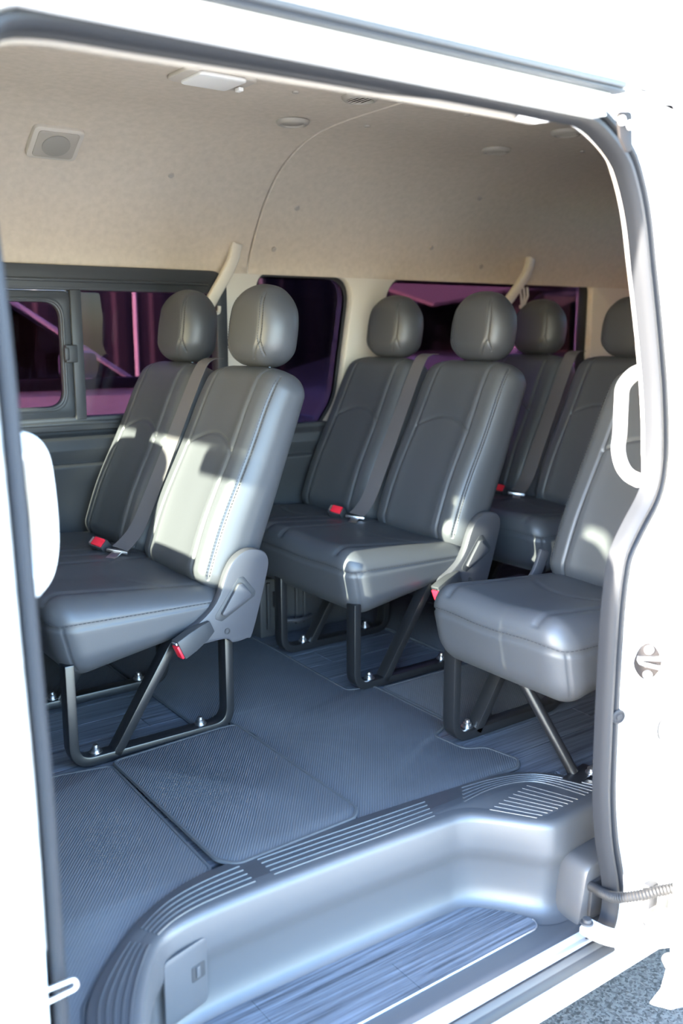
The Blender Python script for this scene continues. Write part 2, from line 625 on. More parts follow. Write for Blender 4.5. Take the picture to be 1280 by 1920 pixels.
# --- headrest
HH = (0.056, 0.112, 0.098); HR = 0.054
def head_pad(origin):
    ox, oy, oz = origin
    la = math.radians(8); ca, sa = math.cos(la), math.sin(la)
    def groove(q, n):
        y = q[:, 1]; z = q[:, 2]
        onf = (q[:, 0] < -HH[0] + 1e-6)
        spread = np.clip((-z - 0.035) / 0.06, 0, 1)
        d1 = np.abs(y) - (0.078 + 0.028 * spread)
        g = 0.003 * gauss(d1, 0.004) * onf
        d2 = np.abs(y) - (0.078 - 0.026 * spread)
        g += 0.003 * gauss(d2, 0.004) * onf * (z < -0.035)
        return g
    def deform(p, q, n):
        x, y, z = p[:, 0].copy(), p[:, 1].copy(), p[:, 2].copy()
        t = z / HH[2]
        y *= 1 - 0.22 * np.clip(t + 0.1, 0, 1.1) ** 2.2 - 0.13 * np.clip(-t, 0, 1) ** 2.5
        z -= 0.030 * (np.abs(y) / HH[1]) ** 2.2 * np.clip(t, 0, 1) - 0.010 * np.clip(t, 0, 1) * (1 - (y / HH[1]) ** 2)
        z += 0.014 * (np.abs(y) / HH[1]) ** 2.5 * np.clip(-t, 0, 1)
        x *= 1 - 0.12 * np.clip(t, 0, 1) ** 2
        x -= 0.006 * (1 - (y / HH[1]) ** 2) * (x < 0)
        return np.stack([ox + x * ca + z * sa, oy + y, oz - x * sa + z * ca], 1)
    return Pad(HH, HR, (28, 64, 56), deform, groove)

def head_stitch(pad):
    mb = MB()
    for sy in (-1, 1):
        for dy in (-0.006, 0.006):
            q = []
            for z in np.linspace(-HH[2] + 0.012, HH[2] - 0.015, 60):
                sp = min(1, max(0, (-z - 0.035) / 0.06))
                q.append((-HH[0], sy * (0.078 + dy + 0.028 * sp), z))
            dashes(mb, pad.map(q, 0.0005, False), 0.004, 0.0025, 0.0006)
    return mb

# --- cushion
def cush_pad(width, centres, origin):
    H = (0.225, width / 2, 0.086); R = 0.062
    ox, oy, oz = origin
    def groove(q, n):
        x, y, z = q[:, 0], q[:, 1], q[:, 2]
        top = (q[:, 2] > H[2] - 1e-6)
        g = np.zeros(len(q))
        u = (x + H[0]) / (2 * H[0])
        for c in centres:
            hw = 0.128 + 0.022 * u
            for sg in (-1, 1):
                g += 0.0045 * gauss(y - (c + sg * hw), 0.006) * top
            ins = np.abs(y - c) < hw + 0.002
            xc = 0.015 + 0.05 * ((y - c) / 0.14) ** 2
            g += 0.0035 * gauss(x - xc, 0.006) * ins * top
        # perimeter seam on front and side faces
        side = (np.abs(y) > H[1] - 1e-6) | (x < -H[0] + 1e-6)
        g += 0.0045 * gauss(z - (H[2] - 0.050), 0.005) * side
        # vertical corner seams
        cs = (np.abs(y) > H[1] - 1e-6) & (z < H[2] - 0.05)
        g += 0.003 * gauss(x + H[0] - 0.012, 0.004) * cs
        if len(centres) > 1:
            g += 0.004 * gauss(y, 0.007) * top
        return g
    def deform(p, q, n):
        x, y, z = p[:, 0].copy(), p[:, 1].copy(), p[:, 2].copy()
        u = (x + H[0]) / (2 * H[0])
        w = np.clip(0.5 - z / (2 * H[2]), 0, 1)
        tp = 1 - w
        s = y / H[1]
        dz = w * (0.065 * u ** 1.3 - 0.012 * (1 - u) ** 4)
        dz -= tp * 0.038 * np.clip(u - 0.12, 0, 1)
        dz += tp * 0.016 * (1 - np.abs(s) ** 5)
        for c in centres:
            dz += -tp * 0.008 * gauss(y - c, 0.09)
        z2 = z + dz
        x += 0.045 * w * (1 - u)
        x -= 0.012 * tp * (1 - u) * (1 - s * s)
        y2 = y * (1 - 0.018 * w)
        return np.stack([ox + x, oy + y2, oz + z2], 1)
    ny = int(width / 0.0072)
    return Pad(H, R, (66, ny, 24), deform, groove), H

def cush_stitch(pad, H):
    mb = MB()
    for off in (0.0435, 0.0565):
        z = H[2] - off
        q = [(x, -H[1], z) for x in np.linspace(H[0] - 0.03, -H[0] + 0.015, 60)]
        q += [(-H[0], y, z) for y in np.linspace(-H[1] + 0.015, H[1] - 0.015, 120)]
        dashes(mb, pad.map(q, 0.0006, False), 0.006, 0.0035, 0.0007)
    return mb

# --- seat base frame: a bent flat bar loop with a brace, bolted to the floor
def frame_loop(parent, y, x0, x1, ztop, brace, bolts):
    mb = MB()
    path = fillet([(x0, y, ztop), (x0, y, 0.014), (x1, y, 0.014), (x1, y, ztop)], 0.045, 8, closed=False)
    T, Wd = 0.011, 0.019
    mb.sweep(path, [(-T, -Wd), (T, -Wd), (T, Wd), (-T, Wd)], up=(0, 1, 0))
    fr = mb.build('leg_frame', M['black'], parent, bevel=0.003)
    b = MB()
    (ax, az), (bx, bz) = brace
    b.sweep([(ax, y, az), (bx, y, bz)], [(-T, -Wd), (T, -Wd), (T, Wd), (-T, Wd)], up=(0, 1, 0))
    b.build('brace', M['black'], fr, bevel=0.003)
    for bx in bolts:
        c = MB()
        c.lathe([(0.015, 0), (0.015, 0.003), (0.010, 0.0035), (0.010, 0.011), (0.0065, 0.012), (0.006, 0.018), (0.0, 0.019)], (bx, y + 0.004, 0.024), seg=12)
        c.build('bolt', M['steel'], fr)
    return fr

def recliner(parent, y, side=-1):
    """plastic side cover over the recline hinge; outline (x, z) relative to the seat"""
    pts = [(0.395, 0.40), (0.418, 0.432), (0.452, 0.448), (0.492, 0.440), (0.508, 0.415), (0.500, 0.37), (0.462, 0.245), (0.445, 0.233), (0.408, 0.230),
           (0.385, 0.243), (0.30, 0.240), (0.287, 0.252), (0.292, 0.278), (0.325, 0.298), (0.355, 0.322), (0.376, 0.352)]
    o = catmull(pts, 4, closed=True)
    a, b = y, y + side * 0.026
    cov = plate('recliner_cover', [o], XZ, min(a, b), max(a, b), M['plastic'], parent, bevel=0.006)
    # recessed channel and the lever lying in it
    lv = fillet([(0.424, 0.385), (0.438, 0.386), (0.470, 0.345), (0.466, 0.334), (0.378, 0.288), (0.362, 0.296), (0.362, 0.305)], 0.006, 4)
    yo = y + side * 0.026
    ch = plate('lever_recess', [lv], XZ, min(yo - side * .004, yo + side * .0008), max(yo - side * .004, yo + side * .0008), M['dplastic'], cov, bevel=0.0004)
    l2 = fillet([(0.420, 0.372), (0.431, 0.373), (0.455, 0.343), (0.451, 0.335), (0.385, 0.301), (0.374, 0.306)], 0.006, 4)
    plate('recliner_lever', [l2], XZ, min(yo, yo + side * .010), max(yo, yo + side * .010), M['plastic'], cov, bevel=0.003)
    sc = MB().lathe([(0.0075, 0), (0.0075, 0.002), (0.005, 0.002), (0.005, -0.004)], (0.392, yo, 0.262), ax=(0, side, 0), seg=14)
    sc.build('screw_hole', M['drubber'], cov)
    return cov

def buckle(parent, c, d, u, L=0.075, name='buckle', w=0.018, t=0.011):
    """belt buckle: c = outer end centre, d = direction the mouth faces, u = thickness direction"""
    d = Vector(d).normalized(); u = Vector(u); u = (u - d * u.dot(d)).normalized(); s = d.cross(u)
    c = Vector(c)
    mb = MB()
    rows = []
    for k, sc in ((0, 1.0), (-0.35, 1.0), (-0.75, 0.85), (-1.0, 0.62)):
        rows.append((c + d * (k * L), sc))
    vs = []
    for p, sc in rows:
        vs += [p + s*w*sc + u*t*sc, p - s*w*sc + u*t*sc, p - s*w*sc - u*t*sc, p + s*w*sc - u*t*sc]
    fs = [(3, 2, 1, 0)]
    for r in range(3):
        for k in range(4):
            fs.append((r*4+k, r*4+(k+1) % 4, r*4+4+(k+1) % 4, r*4+4+k))
    fs.append((12, 13, 14, 15))
    mb.add(vs, fs)
    b = mb.build(name, M['dplastic'], parent, bevel=0.003)
    r = MB().obox(c + d * 0.001 + s * (w * 0.16) , d * 0.004, s * (w * 0.68), u * (t * 0.80))
    r.build('release_button', M['red'], b, bevel=0.0015)
    sl = MB().obox(c + d * 0.001 - s * (w * 0.74), d * 0.0025, s * (w * 0.13), u * (t * 0.66))
    sl.build('latch_slot', M['steel'], b, bevel=0.0005)
    return b

def seat_belt(parent, y):
    """webbing lying down the backrest edge, tongue on the cushion"""
    path = catmull([(0.625, y, 0.872), (0.588, y, 0.868), (0.562, y, 0.835), (0.50, y, 0.70), (0.43, y, 0.545), (0.378, y - .004, 0.44), (0.345, y - .010, 0.402), (0.322, y - .014, 0.386)], 6)
    mb = MB()
    n = len(path); vs = []; fs = []
    for i, p in enumerate(path):
        f = min(1, i / (n * 0.9))
        wd = Vector((0, 1, 0)).lerp(Vector((-0.55, 0.80, 0.2)), f).normalized() * 0.0235
        t = (Vector(path[min(i+1, n-1)]) - Vector(path[max(i-1, 0)])).normalized()
        nr = wd.cross(t).normalized() * 0.0009
        c = Vector(p) + Vector((-0.012 * f, 0, 0.004 * f))
        vs += [c - wd - nr, c + wd - nr, c + wd + nr, c - wd + nr]
    for i in range(n - 1):
        for q in range(4):
            fs.append((i*4+q, i*4+(q+1) % 4, i*4+4+(q+1) % 4, i*4+4+q))
    fs += [(3, 2, 1, 0), tuple(n*4-4+q for q in range(4))]
    mb.add(vs, fs)
    b = mb.build('seat_belt', M['belt'], parent)
    t = MB()
    y2 = y - .014
    t.obox((0.304, y2, 0.384), (0.0055, 0.0048, 0), Vector((-0.66, 0.75, 0.1)) * 0.030, (0, 0, 0.004))
    t.obox((0.284, y2 - 0.020, 0.379), (0.018, 0.016, 0.004), Vector((-0.66, 0.75, 0.1)) * 0.013, (0, 0, 0.002))
    t.build('belt_tongue', M['steel'], b, bevel=0.002)
    return b

SEATW = 0.42
def make_seat(name, label, cat, n, group, belt=True, near_cover=True):
    root = thing(name, label, cat, (0, 0, 0), group)
    W = SEATW * n
    cen = [SEATW * (i + 0.5) for i in range(n)]
    pad, H = cush_pad(W - 0.004, [c - W / 2 for c in cen], (0.205, W / 2, 0.296))
    cu = pad.build('seat_cushion', M['leather'], root)
    cush_stitch(pad, H).build('stitching', M['stitch'], cu, smooth=False, recalc=False)['kind'] = 'stuff'
    frame_loop(root, 0.04, 0.030, 0.415, 0.245, ((0.285, 0.262), (0.125, 0.012)), (0.085, 0.345))
    frame_loop(root, 0.40 if n == 2 else SEATW - 0.04, 0.055 if n == 1 else 0.030, 0.415, 0.245, ((0.285, 0.262), (0.125, 0.012)), (0.11, 0.345))
    x = MB().box((0.05, 0.03, 0.225), (0.40, W - 0.05, 0.245))
    for i, c in enumerate(cen):
        bp = back_pad((0.405, c, 0.333))
        b = bp.build('backrest', M['leather'], root)
        back_stitch(bp).build('stitching', M['stitch'], b, smooth=False, recalc=False)['kind'] = 'stuff'
        hp = head_pad((0.638, c, 0.952))
        h = hp.build('headrest', M['leather'], root)
        head_stitch(hp).build('stitching', M['stitch'], h, smooth=False, recalc=False)['kind'] = 'stuff'
        for sy in (-0.05, 0.05):
            MB().tube([(0.600, c + sy, 0.80), (0.636, c + sy, 0.89)], 0.006, 8).build('post', M['black'], h)
    if n == 2:
        recliner(root, 0.012, -1)
        buckle(root, (0.262, -0.024, 0.246), (-0.95, -0.10, -0.42), (0, 1, 0.0), 0.095, w=0.024, t=0.0145)
        buckle(root, (0.272, 0.462, 0.402), (-0.60, -0.35, 0.72), (-0.70, -0.2, -0.70), 0.080, w=0.025, t=0.015)
        if belt: seat_belt(root, 0.418)
    else:
        hg = MB().sweep(catmull([(0.335, SEATW - 0.004, 0.325), (0.365, SEATW - 0.004, 0.36), (0.388, SEATW - 0.004, 0.41)], 5), [(-0.016, -0.006), (0.016, -0.006), (0.016, 0.006), (-0.016, 0.006)], up=(0, 1, 0))
        hg.build('hinge_bracket', M['plastic'], root, bevel=0.004)
    return root

# ------------------------------------------------------------------ the van: large structure
# aperture of the sliding door in the plane y = 1.0 (x, z), from the front pillar foot over the header to the rear pillar foot
AP = [(0.307, -0.20), (0.307, 0.0), (0.307, 0.20), (0.307, 0.418), (0.302, 0.62), (0.298, 0.792), (0.293, 0.959), (0.286, 1.08), (0.286, 1.17), (0.300, 1.225), (0.345, 1.245),
      (0.478, 1.249), (0.689, 1.253), (0.90, 1.2545), (1.062, 1.254), (1.131, 1.251), (1.180, 1.242), (1.233, 1.208), (1.262, 1.171), (1.287, 1.116), (1.308, 1.04), (1.329, 0.965),
      (1.348, 0.89), (1.361, 0.831), (1.372, 0.76), (1.375, 0.70), (1.366, 0.665), (1.339, 0.625), (1.312, 0.58), (1.300, 0.54), (1.293, 0.462), (1.292, 0.34), (1.294, 0.212), (1.299, 0.106), (1.315, 0.01),
      (1.338, -0.071), (1.345, -0.12), (1.335, -0.165), (1.300, -0.185)]
APC = catmull(AP, 4)
def ap_offset(d):
    """the aperture curve moved outward by d (away from the opening)"""
    P = np.array(APC)
    T = np.gradient(P, axis=0)
    T /= np.linalg.norm(T, axis=1, keepdims=True)
    N = np.stack([-T[:, 1], T[:, 0]], 1)       # left of travel = outward (curve runs up, over, down)
    return P + N * d
def ap_strip(prof, extra=None):
    """prof: (offset, y) pairs -> rows of 3D points along the aperture"""
    rows = []
    for d, y in prof:
        A_, B_ = ap_offset(d), ap_offset(d + 0.1)
        if extra is None:
            rows.append([(p[0], y, p[1]) for p in A_])
        else:
            rows.append([(p[0] + (q[0] - p[0]) * e * 10, y, p[1] + (q[1] - p[1]) * e * 10) for p, q, e in zip(A_, B_, extra)])
    return rows

def sub(rows, i0, i1): return [r[i0:i1] for r in rows]
NAP = len(APC)
def ramp(pts):
    """piecewise linear offsets along the aperture: (index, value) pairs"""
    return list(np.interp(np.arange(NAP), [p[0] for p in pts], [p[1] for p in pts]))
E_SEAL = ramp([(0, -0.005), (26, -0.005), (36, 0), (58, 0), (70, 0.015), (98, 0.015), (113, 0.0)])
E_TRIM = ramp([(0, -0.003), (48, -0.003), (58, 0.000), (64, 0.024), (70, 0.046), (98, 0.050), (108, 0.075), (NAP, 0.075)])

FX0, FX1 = -1.55, 4.10           # van ends
# ground
g = MB().box((-30, -25, -0.66), (30, 30, -0.60))
tag(g.build('ground', M['asphalt'], None, (0, 0, -0.60), smooth=False), 'grey asphalt ground', None, None, 'structure')

pv = MB().box((-30, -25, -0.602), (30, 0.62, -0.594))  # pale strip added out of view to bounce sunlight up to the headliner
tag(pv.build('bounce_pavement', M['concrete'], None, (0, -5, -0.60), smooth=False), 'unseen pale concrete strip, added to bounce light into the van', None, None, 'structure')

# floor slab
fl = struct('floor', 'grey wood-grain vinyl van floor', (1.5, 1.9, -0.02))
plate('floor_pan', [[(FX0, 1.02), (0.36, 1.02), (0.36, 1.10), (0.45, 1.25), (0.60, 1.30), (1.24, 1.29), (1.34, 1.165), (1.60, 1.165), (1.60, 1.02), (FX1, 1.02), (FX1, 2.74), (FX0, 2.74)]], XY, -0.06, -0.008, M['dplastic'], fl, bevel=0.001)
pl_proto = None
for r in range(15):
    y0 = 1.165 + r * 0.105
    xs = -0.35 - (r % 3) * 0.31
    for c in range(5):
        x0 = xs + c * 0.92
        if r < 2 and not (1.45 < x0 + 0.46): 
            if r == 1 and x0 > 1.2: pass
            else: continue
        lo = x0
        if r < 2: lo = max(x0, 1.40)
        hi = x0 + 0.9185
        if lo >= hi - 0.05: continue
        p = MB().box((lo, y0, -0.008), (hi, y0 + 0.1035, 0.0))
        p.build('plank', M['wood'], fl, loc=((lo + hi) / 2, y0 + 0.05, 0), bevel=0.0007, seg=1, smooth=False)

# ceiling (headliner): two moulded felt panels, profile (y, z) from the door header over to the window line
HP = catmull([(1.040, 1.266), (1.064, 1.300), (1.10, 1.360), (1.18, 1.44), (1.32, 1.492), (1.55, 1.503), (1.90, 1.505), (2.20, 1.501), (2.36, 1.480), (2.49, 1.425), (2.585, 1.345), (2.65, 1.255), (2.695, 1.175), (2.705, 1.125)], 5)
ceil = struct('ceiling', 'beige felt headliner under the high roof', (1.5, 1.9, 1.5))
for x0, x1 in ((-0.95, 1.574), (1.578, FX1)):
    rows = []
    for x in [x0, x0 + 0.003] + list(np.linspace(x0 + 0.05, x1 - 0.05, 12)) + [x1 - 0.003, x1]:
        lift = 0.003 if x in (x0, x1) else 0.0
        rows.append([(x, y + (0.002 if lift else 0) * (1 if y > 1.9 else -1), z + lift) for y, z in HP])
    MB().shell(rows, (0, 0, 0.012)).build('headliner_panel', M['felt'], ceil)
# outer roof skin
RP = catmull([(0.955, 1.318), (0.965, 1.40), (1.00, 1.50), (1.10, 1.57), (1.40, 1.61), (1.90, 1.62), (2.40, 1.61), (2.66, 1.56), (2.76, 1.45), (2.80, 1.30), (2.82, 1.12)], 4)
roof = struct('roof', 'white painted high roof of the van', (1.5, 1.9, 1.62))
MB().shell([[(x, y, z) for y, z in RP] for x in (-0.98, 0.3, 1.5, 2.8, FX1)], (0, 0, 0.004)).build('roof_skin', M['white'], roof)

MB().prism([(y, z) for y, z in RP] + [(2.80, 1.235), (0.96, 1.235)][0:0] + [(2.80, 1.25), (0.96, 1.25)], YZ, -1.0, -0.965).build('roof_front', M['white'], roof)
# wall_far : upper beige trim with window openings, lower dark panel
wf = struct('wall_far', 'far side wall with windows', (1.5, 2.74, 0.5))
W1 = fillet([(0.18, 0.655), (1.490, 0.655), (1.490, 1.130), (0.18, 1.130)], [0.03, 0.03, 0.06, 0.06], 8)
W2 = fillet([(1.60, 0.60), (1.868, 0.60), (1.945, 0.70), (2.012, 1.132), (1.612, 1.132)], [0.03, 0.05, 0.2, 0.085, 0.06], 8)
W3 = fillet([(2.13, 0.62), (3.285, 0.62), (3.285, 1.145), (2.155, 1.140)], [0.05, 0.04, 0.045, 0.12], 8)
W0 = fillet([(-1.20, 0.62), (0.05, 0.62), (0.05, 1.10), (-0.85, 1.10)], 0.05, 6)
plate('window_trim', [[(FX0, 0.56), (FX1, 0.56), (FX1, 1.30), (FX0, 1.30)], W0, W1, W2, W3], XZ, 2.708, 2.745, M['beige'], wf, bevel=0.008)
plate('outer_skin', [[(FX0, -0.30), (FX1, -0.30), (FX1, 1.35), (FX0, 1.35)], W0, W1, W2, W3], XZ, 2.77, 2.80, M['white'], wf, bevel=0.002)
lowp = [(2.700, -0.02), (2.700, 0.40), (2.695, 0.50), (2.672, 0.545), (2.672, 0.552), (2.690, 0.560), (2.682, 0.575), (2.672, 0.60), (2.678, 0.630), (2.705, 0.645), (2.71, 0.66), (2.74, 0.66), (2.74, -0.02)]
MB().prism(lowp, YZ, FX0 + 0.02, 1.56).build('lower_panel', M['panel'], wf, bevel=0.003)
MB().prism([(y, z - 0.03 if z > 0.3 else z) for y, z in lowp], YZ, 1.562, FX1).build('lower_panel', M['panel'], wf, bevel=0.003)
# window_1 : sliding window in a dark frame
w1 = struct('window_1', 'sliding window in a dark plastic frame', (0.9, 2.74, 0.88))
fr_in = rrect(0.25, 0.695, 1.452, 1.060, 0.025)
f1 = plate('frame', [W1, fr_in], XZ, 2.690, 2.735, M['panel'], w1, bevel=0.004)
MB().box((0.22, 2.680, 1.083), (1.42, 2.692, 1.092)).build('rail', M['panel'], f1, bevel=0.003)
MB().box((0.22, 2.680, 0.672), (1.46, 2.694, 0.682)).build('rail', M['panel'], f1, bevel=0.003)
MB().box((0.975, 2.684, 0.688), (1.008, 2.735, 1.062)).build('centre_post', M['panel'], w1, bevel=0.004)
sash = plate('sash', [rrect(0.30, 0.690, 0.978, 1.058, 0.02), rrect(0.345, 0.728, 0.945, 1.025, 0.05, 8)], XZ, 2.694, 2.722, M['panel'], w1, bevel=0.006)
plate('gasket', [rrect(0.331, 0.714, 0.958, 1.038, 0.058, 8), rrect(0.339, 0.722, 0.950, 1.030, 0.053, 8)], XZ, 2.688, 2.700, M['panel'], sash, bevel=0.002)
plate('pane', [rrect(0.342, 0.725, 0.948, 1.028, 0.05, 8)], XZ, 2.708, 2.712, M['tint'], sash, bevel=0.0003)
lt = MB().box((0.950, 2.672, 0.855), (0.985, 2.695, 0.905)); lt.box((0.944, 2.664, 0.862), (0.958, 2.676, 0.898))
lt.build('latch', M['dplastic'], sash, bevel=0.003)
plate('pane', [rrect(1.00, 0.69, 1.46, 1.064, 0.01)], XZ, 2.738, 2.742, M['tint'], w1, bevel=0.0003)
# window_2 and window_3 : fixed dark panes
def fixed(name, hole, label, mat, c):
    w = struct(name, label, c)
    H = np.array(hole); cen = H.mean(0)
    outer = [tuple(cen + (p - cen) * 1.04) for p in H]
    inner = [tuple(cen + (p - cen) * 0.965) for p in H]
    plate('pane', [outer], XZ, 2.750, 2.754, mat, w, bevel=0.0003)
    plate('gasket', [outer, inner], XZ, 2.746, 2.7495, M['drubber'], w, bevel=0.0008)
    return w
fixed('window_2', W2, 'narrow dark tinted fixed window behind the first seats', M['dtint'], (1.8, 2.75, 0.88))
w3 = fixed('window_3', W3, 'wide tinted fixed window beside the rear seats', M['tint'], (2.7, 2.75, 0.88))
plate('frit_band', [[(3.225, 0.62), (3.30, 0.62), (3.30, 1.15), (3.235, 1.15)]], XZ, 2.7395, 2.7455, M['drubber'], w3, bevel=0.0008)
w0 = fixed('window_4', W0, 'front door window on the far side', M['tint'], (-0.5, 2.75, 0.86))

# wall_rear, with a rear window
wr = struct('wall_rear', 'beige rear wall of the van', (FX1, 1.87, 0.6))
plate('rear_panel', [[(0.97, -0.02), (2.76, -0.02), (2.76, 1.20), (2.55, 1.45), (1.2, 1.45), (0.97, 1.25)], rrect(1.20, 0.66, 2.52, 1.16, 0.06)], YZ, FX1 - 0.06, FX1, M['beige'], wr, bevel=0.004)
plate('pane', [rrect(1.18, 0.64, 2.54, 1.18, 0.06)], YZ, FX1 + 0.001, FX1 + 0.005, M['tint'], wr, bevel=0.0003)
# wall_front : lower bulkhead, slanting windscreen
wfr = struct('wall_front', 'front bulkhead and windscreen', (-1.5, 1.87, 0.4))
plate('bulkhead', [[(0.97, -0.30), (2.78, -0.30), (2.78, 0.56), (0.97, 0.56)]], YZ, FX0 - 0.03, FX0, M['white'], wfr, bevel=0.003)
def wsf(u, v, w):                    # windscreen plane: v in 0..1 from cowl to header
    return (FX0 + 0.0 + 0.60 * v + w, u, 0.56 + 0.70 * v)
plate('screen_frame', [[(0.955, 0), (2.80, 0), (2.80, 1.08), (0.955, 1.08)], fillet([(1.06, 0.04), (2.70, 0.04), (2.64, 0.955), (1.12, 0.955)], 0.06, 6)], wsf, -0.03, 0.0, M['white'], wfr, bevel=0.003)
plate('pane', [[(1.04, 0.03), (2.72, 0.03), (2.66, 0.97), (1.10, 0.97)]], wsf, -0.016, -0.011, M['clear'], wfr, bevel=0.0003)
db = MB().prism([(FX0 + 0.01, 0.15), (FX0 + 0.01, 0.57), (-1.30, 0.585), (-1.12, 0.55), (-1.06, 0.44), (-1.12, 0.20)], XZ, 1.05, 2.69)
db.build('dashboard', M['dplastic'], wfr, bevel=0.02)

# wall_near : front door and pillar on the left, rear pillar and body side on the right
wn_ = struct('wall_near', 'near body side of the van with the door opening', (1.0, 0.98, 0.4))
# front door shell (outer skin), closed, and its pane
plate('front_door_skin', [[(FX0, -0.30), (0.19, -0.30), (0.19, 1.30), (-0.95, 1.30), (FX0, 0.62)], fillet([(-1.15, 0.64), (0.06, 0.64), (0.06, 1.17), (-0.80, 1.17)], 0.05, 6)], XZ, 0.960, 1.03, M['white'], wn_, bevel=0.006)
MB().prism(fillet([(0.962, -0.26), (0.962, 0.90), (0.905, 0.86), (0.862, 0.62), (0.858, 0.20), (0.885, -0.24)], [0.0, 0.02, 0.05, 0.2, 0.2, 0.06], 5), YZ, FX0, 0.165).build('front_door_body', M['white'], wn_, bevel=0.012)
plate('front_door_pane', [rrect(-1.16, 0.63, 0.07, 1.18, 0.03)], XZ, 0.990, 0.994, M['tint'], wn_, bevel=0.0003)
# jamb strips swept along the aperture
i_bl = 0
k_top0 = 9 * 4; k_c0 = 15 * 4
NJ = NAP - 8
jam = sub(ap_strip([(0.012, 1.060), (0.018, 1.010), (0.0185, 0.996), (0.022, 0.989), (0.032, 0.984), (0.042, 0.970), (0.052, 0.9615), (0.075, 0.960), (0.118, 0.960)]), 0, k_top0 + 1)
MB().shell(jam, (0, 0.004, 0)).build('front_pillar', M['white'], wn_)
jam = sub(ap_strip([(0.018, 1.010), (0.0185, 0.996), (0.023, 0.982), (0.030, 0.9745), (0.042, 0.972), (0.046, 0.966), (0.054, 0.964), (0.066, 0.962)]), k_top0, k_c0 + 1)
MB().shell(jam, (0, 0.006, 0)).build('header', M['white'], wn_)
# rear pillar: jamb face turned to the front, then the body side
jam = sub(ap_strip([(0.030, 1.014), (0.036, 0.998), (0.040, 0.991), (0.050, 0.989), (0.060, 0.982), (0.072, 0.978), (0.090, 0.972), (0.110, 0.962), (0.124, 0.948), (0.130, 0.945)], [e * 0.8 for e in E_SEAL]), k_c0, NJ)
MB().shell(jam, (0, 0.006, 0)).build('rear_pillar', M['white'], wn_)
MB().prism([(1.366, -0.060), (1.52, -0.060), (1.52, -0.25), (1.345, -0.25), (1.352, -0.18), (1.372, -0.11)], XZ, 0.984, 1.004).build('pillar_foot', M['white'], wn_, bevel=0.004)
MB().shell(sub(ap_strip([(0.050, 1.056), (0.010, 1.056), (0.004, 1.050), (0.004, 1.020), (0.010, 1.016)]), 0, k_top0 - 6), (0, 0.003, 0)).build('front_pillar_trim', M['wplastic'], wn_)
# inner trim covering the pillars
jt = sub(ap_strip([(0.060, 1.055), (0.012, 1.050), (0.000, 1.044), (-0.001, 1.034), (0.004, 1.028), (0.03, 1.024)], E_TRIM), k_c0 - 4, 29 * 4)
MB().shell(jt, (0, 0.003, 0)).build('rear_pillar_trim', M['wplastic'], wn_)
jt = sub(ap_strip([(0.060, 1.046), (0.010, 1.046), (-0.001, 1.043), (-0.001, 1.036), (0.006, 1.034), (0.05, 1.034)], E_TRIM), k_top0 - 6, k_c0)
MB().shell(jt, (0, 0, 0.002)).build('header_trim', M['beige3'], wn_)
# body side behind the opening
ri = ap_offset(0.128)[k_c0:NAP - 17]
side = [(p[0], p[1]) for p in ri] + [(1.478, -0.06), (1.478, -0.225), (FX1, -0.225), (FX1, 1.30), (1.205, 1.30)]
hn = [rrect(1.75, 0.62, 2.75, 1.14, 0.06), rrect(2.95, 0.62, 3.85, 1.14, 0.06)]
plate('body_side', [side] + hn, XZ, 0.945, 0.957, M['white'], wn_, bevel=0.002)
for h in hn:
    H = np.array(h); cc = H.mean(0)
    plate('side_pane', [[tuple(cc + (p - cc) * 1.03) for p in H]], XZ, 0.9585, 0.9625, M['dtint'], wn_, bevel=0.0003)
plate('inner_side_trim', [[(1.46, 0.0), (FX1, 0.0), (FX1, 1.30), (1.40, 1.30), (1.44, 1.0), (1.47, 0.7)]] + hn, XZ, 1.03, 1.05, M['beige'], wn_, bevel=0.003)
# header upper body and roof gutter rail
tr2 = struct('trim_2', 'sliding door top rail along the roof edge', (0.6, 0.95, 1.30))
MB().prism([(0.957, 1.258), (0.963, 1.272), (0.956, 1.275), (0.952, 1.282), (0.952, 1.2885), (0.972, 1.2885), (0.985, 1.258)], YZ, -0.3, 1.172).build('rail_body', M['white'], tr2, bevel=0.002)
MB().prism([(0.938, 1.2885), (0.936, 1.2925), (0.940, 1.2940), (0.962, 1.2940), (0.962, 1.2885)], YZ, -0.3, 1.188).build('rail_lip', M['rubber'], tr2, bevel=0.001)
MB().prism([(0.934, 1.2945), (0.932, 1.3020), (0.962, 1.3020), (0.962, 1.2940)], YZ, -0.3, 1.184).build('gutter_seal', M['drubber'], tr2, bevel=0.001)
MB().prism([(0.929, 1.3025), (0.931, 1.315), (0.963, 1.40), (0.985, 1.40), (0.965, 1.3025)], YZ, -0.98, FX1).build('roof_edge', M['white'], tr2, bevel=0.002)
# door seal (trim_1): rubber bulb all round the opening
tr1 = struct('trim_1', 'grey rubber seal round the door opening', (0.8, 0.99, 0.5))
sl = sub(ap_strip([(-0.001, 1.012), (0.000, 1.000), (0.002, 0.990), (0.007, 0.984), (0.013, 0.984), (0.0165, 0.988), (0.0175, 0.998), (0.0175, 1.008)], E_SEAL), 0, NAP)
MB().shell(sl, (0, 0.0015, 0)).build('seal_bulb', M['rubber'], tr1)
sl = sub(ap_strip([(0.0005, 1.030), (-0.003, 1.022), (-0.003, 1.014), (0.001, 1.006), (0.006, 1.006)], ramp([(0, 0), (50, 0), (70, 0.05), (NAP, 0.05)])), k_top0 - 10, k_c0 + 4)
MB().shell(sl, (0, 0.0015, 0)).build('seal_lip', M['drubber'], tr1)
sl = sub(ap_strip([(0.0170, 1.004), (0.0220, 1.003)], E_SEAL), k_c0, NJ)
MB().shell(sl, (0, 0.0015, 0)).build('seal_groove', M['drubber'], tr1)
sl = sub(ap_strip([(0.0215, 1.004), (0.022, 0.992), (0.026, 0.986), (0.032, 0.986), (0.0355, 0.991), (0.037, 1.000)], E_SEAL), k_c0, NJ)
